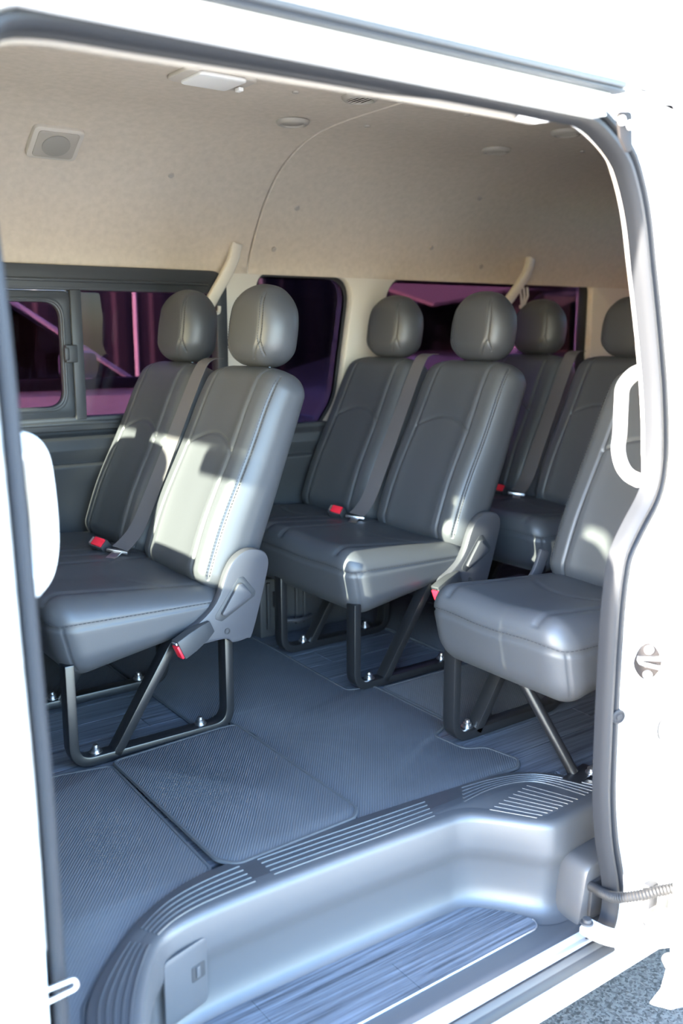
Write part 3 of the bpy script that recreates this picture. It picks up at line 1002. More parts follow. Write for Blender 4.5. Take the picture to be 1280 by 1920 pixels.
MB().shell(sl, (0, 0.0015, 0)).build('seal_flange', M['rubber'], tr1)

# sill and rocker
tr3 = struct('trim_3', 'white painted door sill', (0.8, 0.98, -0.2))
MB().prism([(1.06, -0.25), (1.06, -0.192), (1.022, -0.192), (1.002, -0.178), (0.994, -0.178), (0.990, -0.19), (0.990, -0.25)], YZ, 0.20, 1.50).build('sill_flange', M['white'], tr3, bevel=0.002)
MB().prism([(0.990, -0.172), (0.992, -0.186), (0.988, -0.196), (0.975, -0.196), (0.972, -0.186), (0.976, -0.176), (0.983, -0.170)], YZ, 0.20, 1.325).build('sill_seal', M['drubber'], tr3, bevel=0.001)
MB().prism([(0.976, -0.178), (0.970, -0.184), (0.966, -0.194), (0.969, -0.200), (0.976, -0.198)], YZ, 0.20, 1.33).build('seal_bead', M['rubber'], tr3, bevel=0.001)
MB().prism([(0.990, -0.197), (0.968, -0.199), (0.962, -0.204), (0.960, -0.226), (0.964, -0.238), (0.98, -0.27), (1.02, -0.28), (1.02, -0.20)], YZ, -1.4, FX1).build('rocker', M['white'], tr3, bevel=0.003)

# ------------------------------------------------------------------ step well
stp = struct('trim_4', 'grey moulded plastic entrance step', (0.9, 1.15, -0.1))
outer = catmull([(0.405, 1.000), (0.43, 1.06), (0.463, 1.125), (0.500, 1.185), (0.533, 1.222), (0.575, 1.241), (0.65, 1.248), (0.80, 1.246), (1.00, 1.238), (1.13, 1.231), (1.175, 1.226), (1.205, 1.208), (1.245, 1.162), (1.278, 1.120),
                 (1.298, 1.105), (1.325, 1.101), (1.37, 1.104), (1.42, 1.106), (1.47, 1.104)], 5)
innerb = [(0.355, 1.06), (0.384, 1.145), (0.435, 1.211), (0.512, 1.280), (0.563, 1.312), (0.62, 1.338), (0.694, 1.351), (0.85, 1.350), (1.019, 1.342), (1.27, 1.321), (1.381, 1.306), (1.455, 1.25), (1.507, 1.165), (1.56, 1.04)]
innerc = catmull(innerb, 5)
P = np.array(outer)
T = np.gradient(P, axis=0); T /= np.linalg.norm(T, axis=1, keepdims=True)
NW = np.stack([T[:, 1], -T[:, 0]], 1)            # towards the well
def well_row(o, z): return [(p[0] + n[0]*o, p[1] + n[1]*o, z) for p, n in zip(P, NW)]
rows = [well_row(o, z) for o, z in ((-0.030, 0.012), (-0.014, 0.0118), (-0.006, 0.0095), (-0.001, 0.004), (0.001, -0.004), (0.002, -0.03), (0.002, -0.052), (0.000, -0.066), (-0.006, -0.080), (-0.010, -0.095), (-0.010, -0.140), (-0.006, -0.165), (0.002, -0.178), (0.016, -0.184), (0.03, -0.185))]
MB().grid(rows).build('riser', M['step'], stp)
ledge = [(p[0] - n[0]*0.029, p[1] - n[1]*0.029) for p, n in zip(P, NW)] + [(1.56, 1.05)] + innerc[::-1][1:]
plate('tread', [ledge], XY, -0.006, 0.0118, M['step'], stp, bevel=0.002)
# step floor with its front lip
MB().prism([(1.285, -0.186), (1.055, -0.186), (1.046, -0.188), (1.028, -0.200), (1.020, -0.204), (1.020, -0.215), (1.285, -0.215)], YZ, 0.30, 1.46).build('step_tray', M['step'], stp, bevel=0.003)
# raised moulding towards the rear pillar, with the cable opening
MB().prism(fillet([(1.318, -0.19), (1.47, -0.19), (1.47, -0.060), (1.340, -0.068)], [0.0, 0, 0, 0.03], 5), XZ, 1.046, 1.120).build('cable_housing', M['step'], stp, bevel=0.010)
op = MB().prism([(1.342, -0.172), (1.43, -0.185), (1.43, -0.095), (1.404, -0.096), (1.346, -0.100)], XZ, 1.038, 1.0455)
op.build('cable_opening', M['drubber'], stp, bevel=0.001)
# access flap with catch in the riser (left)
fa, fb = np.array((0.535, 1.2235)), np.array((0.622, 1.2465))
fd = (fb - fa) / np.linalg.norm(fb - fa); fnm = np.array((fd[1], -fd[0]))
def flapf(u, v, w): return (fa[0] + fd[0]*u + fnm[0]*w, fa[1] + fd[1]*u + fnm[1]*w, v)
fw_ = float(np.linalg.norm(fb - fa))
fp = plate('access_flap', [rrect(0.0, -0.15, fw_, -0.03, 0.012)], flapf, -0.002, 0.0032, M['step'], stp, bevel=0.0015)
plate('catch_recess', [rrect(fw_ - 0.034, -0.098, fw_ - 0.006, -0.070, 0.003)], flapf, 0.0030, 0.0042, M['drubber'], fp, bevel=0.0003)
plate('catch', [rrect(fw_ - 0.026, -0.092, fw_ - 0.018, -0.072, 0.002)], flapf, 0.0038, 0.007, M['step'], fp, bevel=0.001)
# tread ribs: raised lines following the ledge
def band_pts(A, B, f):
    A, B = np.array(A), np.array(B)
    return [tuple(a + (b - a) * f) for a, b in zip(A, B)]
pairs_o = catmull([(0.43, 1.06), (0.465, 1.122), (0.50, 1.180), (0.535, 1.222), (0.60, 1.245), (0.70, 1.249), (0.85, 1.245), (1.0, 1.237), (1.15, 1.236)], 8)
pairs_i = catmull([(0.365, 1.08), (0.390, 1.148), (0.438, 1.208), (0.505, 1.268), (0.59, 1.322), (0.70, 1.344), (0.85, 1.343), (1.02, 1.335), (1.19, 1.326)], 8)
last_o = catmull([(1.20, 1.262), (1.29, 1.272), (1.36, 1.262), (1.405, 1.23), (1.435, 1.14)], 8)
last_i = catmull([(1.24, 1.318), (1.33, 1.306), (1.41, 1.278), (1.455, 1.23), (1.495, 1.15)], 8)
def rib(pts2, k=1.0):
    MB().sweep([(x, y, 0.0122) for x, y in pts2], [(-0.0020*k, -0.001), (0.0020*k, -0.001), (0.0011*k, 0.0013*k), (-0.0011*k, 0.0013*k)]).build('tread_rib', M['step'], stp)
for (i0, i1) in ((0, 23), (25, 43), (44, 63)):
    for k in range(5):
        f = 0.26 + k * 0.145
        rib(band_pts(pairs_o[i0:i1], pairs_i[i0:i1], f))
for k in range(5):
    rib(band_pts(last_o[2:], last_i[2:], 0.05 + k * 0.22))
for k in range(9):
    t = k / 8
    a = np.array((1.238, 1.214)) * (1 - t) + np.array((1.372, 1.240)) * t
    b = np.array((1.290, 1.136)) * (1 - t) + np.array((1.412, 1.138)) * t
    rib([tuple(a + (b - a) * s) for s in (0, 0.5, 1)], 0.7)
# vinyl planks let into the step
so = fillet([(0.555, 1.262), (1.17, 1.240), (1.212, 1.212), (1.262, 1.108), (1.250, 1.086), (0.52, 1.082), (0.50, 1.12)], [0.03, 0.05, 0.03, 0.02, 0.02, 0.02, 0.02], 5)
def clip(poly, fn_):
    out = []
    for a, b in zip(poly, poly[1:] + poly[:1]):
        fa_, fb_ = fn_(a), fn_(b)
        if fa_ >= 0: out.append(a)
        if (fa_ >= 0) != (fb_ >= 0):
            t = fa_ / (fa_ - fb_)
            out.append((a[0] + (b[0]-a[0])*t, a[1] + (b[1]-a[1])*t))
    return out
for (ya, yb), cuts in (((1.0, 1.168), (0.40, 0.955, 1.4)), ((1.1688, 1.35), (0.40, 0.70, 1.4))):
    for xa, xb in zip(cuts, cuts[1:]):
        c = clip(clip(clip(clip(so, lambda p: p[1]-ya), lambda p: yb-p[1]), lambda p: p[0]-xa-0.0004), lambda p: xb-0.0004-p[0])
        MB().prism(c, XY, -0.186, -0.1815).build('plank', M['wood'], stp, loc=(0.9, 1.15, -0.18), smooth=False)
MB().tube([(x, y, -0.182) for x, y in so[so.index(min(so, key=lambda p: abs(p[0]-1.25)+abs(p[1]-1.086)))-6:] if y < 1.13 and x > 0.5], 0.0016, 6).build('edge_strip', M['steel'], stp)

# ------------------------------------------------------------------ seats
s1 = make_seat('double_seat', 'front grey leather double seat with sunlit backrests', 'seat', 2, 'grey leather double seats')
s2 = copy_tree(s1); s2['label'] = 'middle grey leather double seat, between the sunlit double seat and the rearmost one'
s3 = copy_tree(s1); s3['label'] = 'rearmost grey leather double seat, mostly hidden behind the other seats'
s1.location = (0.605, 1.85, 0.0)
s2.location = (1.372, 1.85, 0.0)
s3.location = (2.075, 1.85, 0.0)
j = make_seat('single_seat', 'single grey leather seat in the doorway beside the entrance step', 'seat', 1, None)
j.location = (1.345, 1.125, 0.0)
# the folding prop leg and the near loop of the single seat: replace its near frame by a round leg
for ch in list(j.children):
    if ch.name.startswith('leg_frame') and min(v.co.y for v in ch.data.vertices) < 0.1:
        for c2 in list(ch.children): bpy.data.objects.remove(c2)
        bpy.data.objects.remove(ch)
WL[j.name] = Vector((1.345, 1.125, 0.0))
lg = MB().tube([(1.425, 1.335, 0.235), (1.497, 1.222, 0.012)], 0.0125, 14).build('prop_leg', M['black'], j)
MB().obox((1.505, 1.208, 0.008), (0.045, 0.01, 0), (-0.004, 0.02, 0), (0, 0, 0.006)).build('foot_plate', M['black'], lg, bevel=0.002)
MB().lathe([(0.014, 0), (0.014, 0.003), (0.010, 0.004), (0.010, 0.011), (0.006, 0.013), (0.0, 0.02)], (1.525, 1.196, 0.014), seg=12).build('bolt', M['steel'], lg)
# front cab seats (their shadows fall on the first row)
c1 = copy_tree(j)
for nm in list(c1.children):
    if nm.name.startswith(('prop_leg', 'leg_frame', 'recliner', 'hinge')):
        for q in list(nm.children): bpy.data.objects.remove(q)
        bpy.data.objects.remove(nm)
c1.name = 'front_seat'; WL[c1.name] = Vector((0, 0, 0))
c1.location = (0, 0, 0)
MB().box((0.04, 0.006, 0.0), (0.41, 0.417, 0.30)).build('pedestal', M['dplastic'], c1, bevel=0.01)
for nm in c1.children:
    if nm.name.startswith('headrest'):
        nm.scale = (1, 0.62, 1.28); nm.location = (0, 0.21 * 0.38 + 0.012, -0.262)
tag(c1, 'front cab seat on the near side, ahead of the door pillar', 'seat', 'front cab seats')
c2_ = copy_tree(c1); c2_['label'] = 'front cab seat on the far side, ahead of the sliding window'
for c, y, k in ((c1, 1.160, 1.25), (c2_, 2.138, 1.0)):
    c.scale = (1, k, 1.11); c.location = (-0.665, y, 0.0)
MB().box((0.002, 1.10, -0.01), (0.030, 2.67, 0.618)).build('sun_stop_panel', M['panel'], wfr, bevel=0.006)  # unseen low panel added to stop sun streaks reaching the floor
con = thing('shade_console', 'unseen console between the front cab seats, shaped to shade the first row', 'console', (-0.30, 1.9, 0))  # unseen box, its height set to bound the sun patch from below
MB().box((-0.62, 1.69, 0.0), (-0.03, 2.080, 0.645)).build('body', M['dplastic'], con, bevel=0.01)
MB().box((-0.40, 1.85, 0.64), (-0.04, 2.078, 0.695)).build('shade_block', M['dplastic'], con, bevel=0.008)  # raised block sized for the dark notch it casts on the backrest
WL[c2_.name] = Vector((0, 0, 0))
MB().prism([(y - 2.138, z / 1.11) for y, z in ((2.085, 0.60), (2.085, 0.715), (2.13, 0.84), (2.158, 0.875), (2.158, 0.66), (2.150, 0.60))], YZ, -0.22 + 0.665, -0.10 + 0.665).build('shade_wedge', M['dplastic'], c2_, bevel=0.006)  # unseen wedge added to cast the slanted shadow edge beside the belt

# ------------------------------------------------------------------ mats
def floor_mat(name, pts, r, z0, th, label, group='fabric floor mats'):
    o = fillet(pts, r, 6)
    cx, cy = np.mean(np.array(o), 0)
    m = plate(name, [o], XY, z0, z0 + th, M['mat'], None, bevel=0.002, loc=(cx, cy, z0))
    tag(m, label, 'floor mat', group)
    e = MB().tube([(x, y, z0 + th * 0.55) for x, y in o], 0.0048, 6, closed=True)
    e.build('edge_binding', M['bind'], m)
    return m
floor_mat('floor_mat', [(-0.9, 1.30), (0.30, 1.02), (0.345, 1.055), (0.384, 1.158), (0.435, 1.217), (0.512, 1.286), (0.575, 1.322), (0.694, 1.357), (0.706, 1.845), (0.60, 1.868), (-0.9, 1.868)], [0.02, 0.01, 0.02, 0.05, 0.05, 0.05, 0.05, 0.02, 0.02, 0.02, 0.02], 0.0005, 0.006, 'large dark mat at bottom left, beside the curved step edge')
floor_mat('floor_mat', [(0.712, 1.372), (0.735, 1.338), (1.00, 1.346), (1.028, 1.375), (1.030, 1.865), (0.985, 1.868), (0.712, 1.850)], [0.03, 0.03, 0.03, 0.03, 0.02, 0.02, 0.02], 0.007, 0.006, 'small rectangular dark mat in front of the sunlit seat legs')
floor_mat('floor_mat', [(0.97, 1.345), (1.045, 1.335), (1.43, 1.318), (1.455, 1.345), (1.440, 1.43), (1.395, 1.452), (1.385, 1.55), (1.461, 1.585), (1.461, 1.875), (1.385, 1.895), (1.40, 2.30), (1.40, 2.66), (0.955, 2.66), (0.955, 1.945), (1.03, 1.925), (1.045, 1.80)], [0.01, 0.03, 0.03, 0.02, 0.03, 0.03, 0.03, 0.02, 0.02, 0.02, 0.02, 0.02, 0.02, 0.02, 0.02, 0.02], 0.0005, 0.006, 'long dark aisle mat notched round the single seat leg')
floor_mat('floor_mat', [(1.472, 1.545), (2.9, 1.545), (2.9, 1.855), (1.472, 1.855)], 0.02, 0.0005, 0.006, 'dark mat behind the single seat legs, running to the rear')
floor_mat('floor_mat', [(-0.5, 2.30), (0.94, 2.30), (0.94, 2.66), (-0.5, 2.66)], 0.02, 0.0005, 0.006, 'dark mat under the far half of the sunlit double seat')
floor_mat('floor_mat', [(1.80, 1.93), (2.10, 1.93), (2.10, 2.66), (1.80, 2.66)], 0.02, 0.0005, 0.006, 'dark mat on the floor between the middle and rearmost double seats')

# ------------------------------------------------------------------ ceiling fittings
def hp_z(y):
    ys = [p[0] for p in HP]; zs = [p[1] for p in HP]
    return float(np.interp(y, ys, zs))
vents = [((1.451, 2.238), 'round beige ceiling vent at the front, nearest the far window wall', False),
         ((1.453, 1.938), 'round slatted ceiling vent at the front, nearest the door header', True),
         ((2.189, 2.211), 'round slatted ceiling vent at the rear, nearer the far window wall', True),
         ((2.178, 1.920), 'round slatted ceiling vent at the rear, nearest the rounded corner of the door opening', True)]
for (x, y), lab, slat in vents:
    z = hp_z(y) - 0.001
    v = thing('ceiling_vent', lab, 'vent', (x, y, z), 'round ceiling vents')
    MB().lathe([(0.046, 0.001), (0.045, -0.004), (0.040, -0.009), (0.034, -0.010), (0.032, -0.006), (0.032, -0.002)], (x, y, z), seg=32).build('ring', M['beige2'], v)
    MB().lathe([(0.032, -0.001), (0.032, -0.002), (0.0, -0.002)], (x, y, z), seg=32).build('backing', M['beige3'], v)
    if slat:
        for k in range(5):
            d = -0.022 + k * 0.011
            hw = math.sqrt(0.031**2 - d*d)
            MB().obox((x + d, y, z - 0.006), (0.0035, 0, 0.003), (0, hw, 0), (0.0006, 0, -0.0008)).build('slat', M['beige2'], v, smooth=False)
    else:
        MB().lathe([(0.031, -0.004), (0.028, -0.0065), (0.0, -0.0075)], (x, y, z), seg=32).build('cover', M['beige2'], v)
# dome lamp
z = hp_z(1.98)
dl = thing('dome_lamp', 'pale rectangular dome lamp on the headliner beside the door header', 'lamp', (1.085, 1.98, z))
plate('bezel', [fillet([(0.985, 1.93), (1.165, 1.93), (1.165, 2.04), (0.985, 2.04)], 0.02, 5)], XY, z - 0.010, z + 0.001, M['vent'], dl, bevel=0.004)
plate('lens', [fillet([(1.012, 1.92), (1.130, 1.92), (1.130, 2.026), (1.012, 2.026)], 0.015, 5)], XY, z - 0.017, z - 0.008, M['lens'], dl, bevel=0.004)
MB().box((1.142, 1.985, z - 0.020), (1.155, 2.005, z - 0.011)).build('switch', M['lens'], dl, bevel=0.002)
# speaker on the sloping side of the headliner
ys_, zs_ = 2.50, hp_z(2.50)
e2 = 0.03
tn = Vector((0, 2 * e2, hp_z(2.50 + e2) - hp_z(2.50 - e2))).normalized()      # down the slope
nn = Vector((0, tn.z, -tn.y))                                                  # into the room
if nn.z > 0: nn = -nn
sc = Vector((0.885, 2.488, hp_z(2.488))) + nn * 0.002
sp = thing('speaker', 'square beige roof speaker with a round grille on the headliner slope', 'speaker', sc)
def spf(u, v, w): return tuple(sc + Vector((u, 0, 0)) + tn * v + nn * w)
plate('housing', [rrect(-0.066, -0.056, 0.066, 0.056, 0.018)], spf, -0.010, 0.014, M['vent'], sp, bevel=0.006)
plate('grille_plate', [rrect(-0.053, -0.045, 0.053, 0.045, 0.012)], spf, 0.012, 0.0165, M['beige2'], sp, bevel=0.002)
plate('grille', [[(0.036 * math.cos(a), 0.036 * math.sin(a)) for a in np.linspace(0, 2*math.pi, 33)[:-1]]], spf, 0.016, 0.019, M['beige3'], sp, bevel=0.001)
# trim clips pressed into the headliner
for k, (x, y) in enumerate([(1.70, 2.60), (1.66, 2.68), (2.32, 2.66), (2.42, 2.52), (2.60, 2.69), (1.24, 2.55), (1.66, 2.18), (1.30, 1.99), (1.80, 1.93), (2.45, 2.09)]):
    z = hp_z(y)
    n_ = Vector((0, hp_z(y + .01) - hp_z(y - .01), -0.02)).normalized()
    MB().lathe([(0.009, 0.0), (0.008, 0.003), (0.004, 0.004), (0.0, 0.0035)], (x, y, z), ax=n_, seg=14).build('trim_clip', M['beige2'], ceil)

# belt guides (shoulder anchor covers) on the far wall
def guide(pts, lab, hook, webbing=False):
    g_ = thing('belt_guide', lab, 'belt guide', pts[0], 'beige belt guide arms')
    path = catmull(pts, 6)
    mb = MB().sweep(path, [(-0.018, -0.010), (-0.013, -0.013), (0.013, -0.013), (0.018, -0.010), (0.018, 0.008), (-0.018, 0.008)], up=(0, 1, 0))
    mb.build('arm', M['beige'], g_, bevel=0.003)
    e = pts[-1]
    h = MB().tube(catmull([(e[0], e[1] - 0.005, e[2]), (e[0] + 0.012, e[1] - 0.006, e[2] - 0.02), (e[0] + 0.030, e[1] - 0.006, e[2] - 0.024), (e[0] + 0.034, e[1] - 0.006, e[2] - 0.004)], 5), 0.006, 8)
    h.build('hook', M['beige'], g_)
guide([(1.518, 2.675, 1.215), (1.502, 2.672, 1.165), (1.470, 2.672, 1.11), (1.440, 2.672, 1.065), (1.414, 2.672, 1.025)], 'beige belt guide arm beside the dark sliding window frame', True)
guide([(2.838, 2.660, 1.225), (2.815, 2.655, 1.170), (2.770, 2.655, 1.115), (2.722, 2.655, 1.065), (2.66, 2.66, 1.00)], 'beige belt guide arm hanging in front of the wide rear window', True)
hk = thing('coat_hook', 'small pale hook bracket with loose straps below the rear belt guide', 'hook', (2.835, 2.69, 1.09))
for k, dx in enumerate((-0.022, 0.0, 0.02)):
    MB().sweep([(2.838 + dx, 2.690, 1.115), (2.834 + dx * 0.9, 2.680, 1.08), (2.832 + dx * 0.3, 2.684, 1.042)], [(-0.005, -0.0015), (0.005, -0.0015), (0.005, 0.0015), (-0.005, 0.0015)], up=(0, 1, 0)).build('strap', M['beige'], hk, bevel=0.0006)
MB().box((2.815, 2.676, 1.030), (2.850, 2.690, 1.045)).build('clasp', M['beige'], hk, bevel=0.003)

# small round cap on the beige pillar behind the middle headrest
MB().lathe([(0.030, 0), (0.029, 0.008), (0.020, 0.014), (0.0, 0.016)], (2.098, 2.708, 0.93), ax=(0, -1, 0), seg=24).build('pillar_cap', M['wplastic'], wf)

# ------------------------------------------------------------------ door way fittings
def grab(name, pts, r, lab):
    c = np.mean(np.array(pts), 0)
    o = MB().tube(catmull(pts, 6), r, 16, up=(0.3, 1, 0.1)).build(name, M['wplastic'], None, loc=c)
    return tag(o, lab, 'handle', 'white grab handles')
grab('grab_handle', [(0.306, 1.040, 0.824), (0.325, 1.058, 0.818), (0.340, 1.078, 0.800), (0.347, 1.088, 0.765), (0.349, 1.090, 0.725), (0.345, 1.083, 0.692), (0.332, 1.064, 0.672), (0.312, 1.042, 0.662)], 0.0155, 'white grab handle on the front door pillar at left')
grab('grab_handle', [(1.418, 1.050, 0.878), (1.424, 1.076, 0.868), (1.436, 1.104, 0.845), (1.444, 1.112, 0.815), (1.445, 1.112, 0.760), (1.443, 1.112, 0.728), (1.440, 1.100, 0.700), (1.432, 1.076, 0.684), (1.428, 1.050, 0.678)], 0.0135, 'white grab handle on the rear door pillar at right')
# striker loop on the front pillar
st = MB().tube(fillet([(0.280, 0.972, 0.200), (0.314, 0.972, 0.200), (0.317, 0.972, 0.187), (0.280, 0.972, 0.184)], 0.006, 4, closed=False), 0.0022, 8, up=(0, 1, 0))
tag(st.build('striker_loop', M['steel'], None, loc=(0.32, 0.99, 0.186)), 'thin steel striker loop low on the front door pillar', 'striker')
# fuel flap on the front body
ff = plate('fuel_flap', [rrect(0.09, 0.135, 0.247, 0.29, 0.02)], XZ, 0.957, 0.9605, M['white'], None, bevel=0.001, loc=(0.17, 0.96, 0.21))
tag(ff, 'white rounded fuel flap on the body at bottom left', 'fuel flap')

# latch striker on the rear pillar
lsx, lsy, lsz = 1.372, 0.968, 0.366
ls = thing('latch_striker', 'dark oval latch striker plate with two bolts on the white rear pillar', 'striker', (lsx, lsy, lsz))
nF = Vector((-0.62, -0.78, 0)).normalized(); sF = Vector((0.78, -0.62, 0)).normalized()
def lsf(u, v, w): return tuple(Vector((lsx, lsy, lsz)) + sF * u + Vector((0, 0, 1)) * v + nF * w)
plate('base_plate', [catmull([(0, 0.034), (0.014, 0.026), (0.023, 0.008), (0.024, -0.008), (0.014, -0.026), (0, -0.034), (-0.014, -0.026), (-0.024, -0.008), (-0.023, 0.008), (-0.014, 0.026)], 4, True)], lsf, -0.004, 0.004, M['dbrack'], ls, bevel=0.001)
for v in (0.024, -0.023):
    MB().lathe([(0.0085, 0), (0.0085, 0.003), (0.006, 0.005), (0.0, 0.005)], lsf(0, v, 0.004), ax=nF, seg=16).build('bolt', M['steel'], ls)
MB().tube(fillet([lsf(-0.017, 0.006, 0.004), lsf(-0.017, 0.004, 0.022), lsf(0.017, -0.004, 0.022), lsf(0.017, -0.006, 0.004)], 0.006, 4, closed=False), 0.0035, 8).build('loop', M['steel'], ls)
plate('hood', [rrect(-0.02, 0.006, 0.02, 0.013, 0.002)], lsf, 0.002, 0.014, M['steel'], ls, bevel=0.001)
# round rubber plug
pc = Vector((1.322, 0.986, 0.268))
nP = Vector((-0.3, -0.95, 0)).normalized()
pg = MB().lathe([(0.0135, -0.003), (0.0135, 0.003), (0.0105, 0.0045), (0.0095, 0.0025), (0.006, 0.0025), (0.005, 0.0045), (0.0, 0.0048)], pc, ax=nP, seg=24)
tag(pg.build('rubber_plug', M['rubber'], None, loc=pc), 'small round grey rubber plug low on the white rear pillar', 'plug')
# dark oval slot in the rear pillar
so_ = thing('oval_grommet', 'dark oval grommet on the rear pillar edge, beside the open door', 'grommet', (1.405, 0.953, 0.235))
def ogf(u, v, w): return tuple(Vector((1.405, 0.9525, 0.235)) + Vector((0.75, -0.66, 0)) * u + Vector((0, 0, 1)) * v + Vector((-0.66, -0.75, 0)) * w)
ell = [(0.012*math.cos(a), 0.026*math.sin(a)) for a in np.linspace(0, 2*math.pi, 25)[:-1]]
plate('collar', [ell, [(u*0.75, v*0.82) for u, v in ell]], ogf, -0.004, 0.006, M['white'], so_, bevel=0.001)
plate('core', [[(u*0.75, v*0.82) for u, v in ell]], ogf, -0.004, 0.001, M['drubber'], so_, bevel=0.0005)

# corrugated cable conduit from the step to the sliding door
cp = catmull([(1.352, 1.050, -0.112), (1.344, 1.030, -0.105), (1.333, 1.004, -0.097), (1.328, 0.978, -0.089), (1.331, 0.955, -0.079), (1.348, 0.930, -0.067), (1.374, 0.908, -0.056), (1.400, 0.892, -0.052)], 12)
cr_ = [0.0105 if i % 2 == 0 else 0.0086 for i in range(len(cp))]
cd = MB().tube(cp, cr_, 12).build('cable_conduit', M['conduit'], None, loc=cp[40])
tag(cd, 'dark corrugated cable conduit between the step corner and the open door', 'cable')

# ------------------------------------------------------------------ sliding door (door_1), slid open behind the rear pillar
d1 = struct('door_1', 'white sliding door, slid open to the rear', (1.5, 0.86, 0.4))
rows = []
for z, yi, dx in ((-0.272, 0.893, 0.000), (-0.24, 0.880, 0.012), (-0.16, 0.868, 0.016), (0.0, 0.856, 0.016), (0.30, 0.852, 0.016), (0.62, 0.856, 0.016), (1.0, 0.886, 0.02), (1.25, 0.906, 0.02)):
    rows.append([(1.350 + dx, yi, z), (1.362 + dx, yi - 0.030, z + 0.004), (1.42, yi - 0.058, z + 0.012), (1.90, yi - 0.062, z + 0.02), (2.45, yi - 0.062, z + 0.02)])
MB().shell(rows, (0, 0.006, 0)).build('outer_skin', M['white'], d1)
MB().prism(fillet([(0.886, -0.235), (0.893, -0.05), (0.905, 0.40), (0.905, 0.60), (0.925, 1.21), (0.895, 1.23), (0.845, 0.60), (0.845, 0.0), (0.868, -0.235)], 0.010, 4), YZ, 1.384, 2.44).build('inner_frame', M['white'], d1, bevel=0.004)
def dfe(u, v, w): return (1.384 - w, u, v)
plate('latch_plate', [rrect(0.872, 0.328, 0.901, 0.412, 0.005)], dfe, 0.0005, 0.005, M['brack'], d1, bevel=0.001)
plate('latch_opening', [rrect(0.872, 0.352, 0.890, 0.386, 0.003)], dfe, 0.0045, 0.006, M['drubber'], d1, bevel=0.0003)
for y, z in ((0.888, 0.402), (0.897, 0.262), (0.890, 0.130)):
    MB().lathe([(0.005, 0), (0.005, 0.003), (0.0, 0.004)], (1.379 if z > 0.3 else 1.384, y, z), ax=(-1, 0, 0), seg=14).build('screw', M['steel'], d1)
plate('handle_slot', [fillet([(0.862, 0.180), (0.897, 0.218), (0.902, 0.205), (0.884, 0.176), (0.862, 0.165)], 0.006, 4)], dfe, 0.0002, 0.002, M['drubber'], d1, bevel=0.0004)
plate('edge_panel', [[(0.852, -0.05), (0.884, -0.05), (0.890, 0.05), (0.894, 0.13), (0.852, 0.13)]], dfe, 0.0002, 0.003, M['dplastic'], d1, bevel=0.0008)
# lower guide arm: white bent arm, pivot bolt, roller bracket
ar = MB()
arm = catmull([(1.285, 1.004, -0.146), (1.290, 0.970, -0.146), (1.310, 0.946, -0.150), (1.344, 0.928, -0.158), (1.405, 0.908, -0.166)], 5)
ar.sweep(arm, [(-0.019, -0.008), (0.019, -0.008), (0.019, 0.008), (-0.019, 0.008)])
a_ = ar.build('guide_arm', M['white'], d1, bevel=0.004)
MB().lathe([(0.012, 0), (0.012, 0.004), (0.008, 0.005), (0.008, 0.011), (0.0, 0.012)], (1.283, 0.998, -0.138), seg=16).build('pivot_bolt', M['dplastic'], a_)
rb = MB().prism(fillet([(1.338, -0.148), (1.345, -0.108), (1.395, -0.100), (1.412, -0.118), (1.412, -0.155)], 0.008, 4), XZ, 0.902, 0.928)
r_ = rb.build('roller_bracket', M['brack'], d1, bevel=0.005)
MB().lathe([(0.014, -0.008), (0.014, 0.008), (0.006, 0.009), (0.0, 0.009)], (1.333, 0.925, -0.125), ax=(-0.6, -0.8, 0), seg=16).build('roller', M['brack'], r_)
MB().lathe([(0.013, -0.008), (0.013, 0.008), (0.006, 0.009), (0.0, 0.009)], (1.398, 0.895, -0.205), ax=(-0.6, -0.8, 0), seg=16).build('roller', M['brack'], r_)
MB().box((1.360, 0.922, -0.100), (1.388, 0.940, -0.052)).build('stop_rubber', M['drubber'], r_, bevel=0.004)
# upper guide arm at the roof rail
ua = MB().sweep(catmull([(1.150, 0.955, 1.274), (1.175, 0.935, 1.276), (1.225, 0.905, 1.280), (1.40, 0.87, 1.284), (1.45, 0.86, 1.284)], 5), [(-0.014, -0.005), (0.014, -0.005), (0.014, 0.005), (-0.014, 0.005)])
u_ = ua.build('guide_arm', M['white'], d1, bevel=0.002)
ub = plate('roller_bracket', [fillet([(1.174, 1.262), (1.208, 1.266), (1.214, 1.214), (1.202, 1.206), (1.184, 1.226)], 0.008, 4)], XZ, 0.940, 0.9445, M['dbrack'], d1, bevel=0.001)
for x, z in ((1.183, 1.250), (1.202, 1.246)):
    MB().lathe([(0.0065, 0), (0.0065, 0.004), (0.0, 0.006)], (x, 0.940, z), ax=(0, -1, 0), seg=14).build('bolt', M['wplastic'], ub)

# ------------------------------------------------------------------ under the seats and inside
ht = thing('rear_heater', 'black heater unit under the middle double seat', 'heater', (1.58, 2.52, 0))
MB().box((1.42, 2.40, 0.0), (1.76, 2.66, 0.19)).build('casing', M['dplastic'], ht, bevel=0.01)
for x in (1.44, 1.50, 1.545, 1.575):
    MB().box((x, 2.388, 0.03), (x + 0.012, 2.40, 0.18)).build('rib', M['dplastic'], ht, bevel=0.002)
MB().box((1.462, 2.372, 0.10), (1.498, 2.395, 0.15)).build('connector', M['plastic'], ht, bevel=0.003)
MB().tube(catmull([(1.48, 2.37, 0.06), (1.52, 2.36, 0.055), (1.56, 2.37, 0.05), (1.60, 2.39, 0.05)], 5), 0.007, 8).build('hose', M['plastic'], ht)
bx = thing('flat_box', 'pale grey flat plastic box on the floor below the rearmost double seat', 'box', (2.27, 2.15, 0.05))
MB().box((2.19, 2.06, 0.010), (2.36, 2.20, 0.105)).build('body', M['foam'], bx, bevel=0.006)
MB().box((2.185, 2.055, 0.096), (2.365, 2.205, 0.108)).build('lid', M['foam'], bx, bevel=0.003)
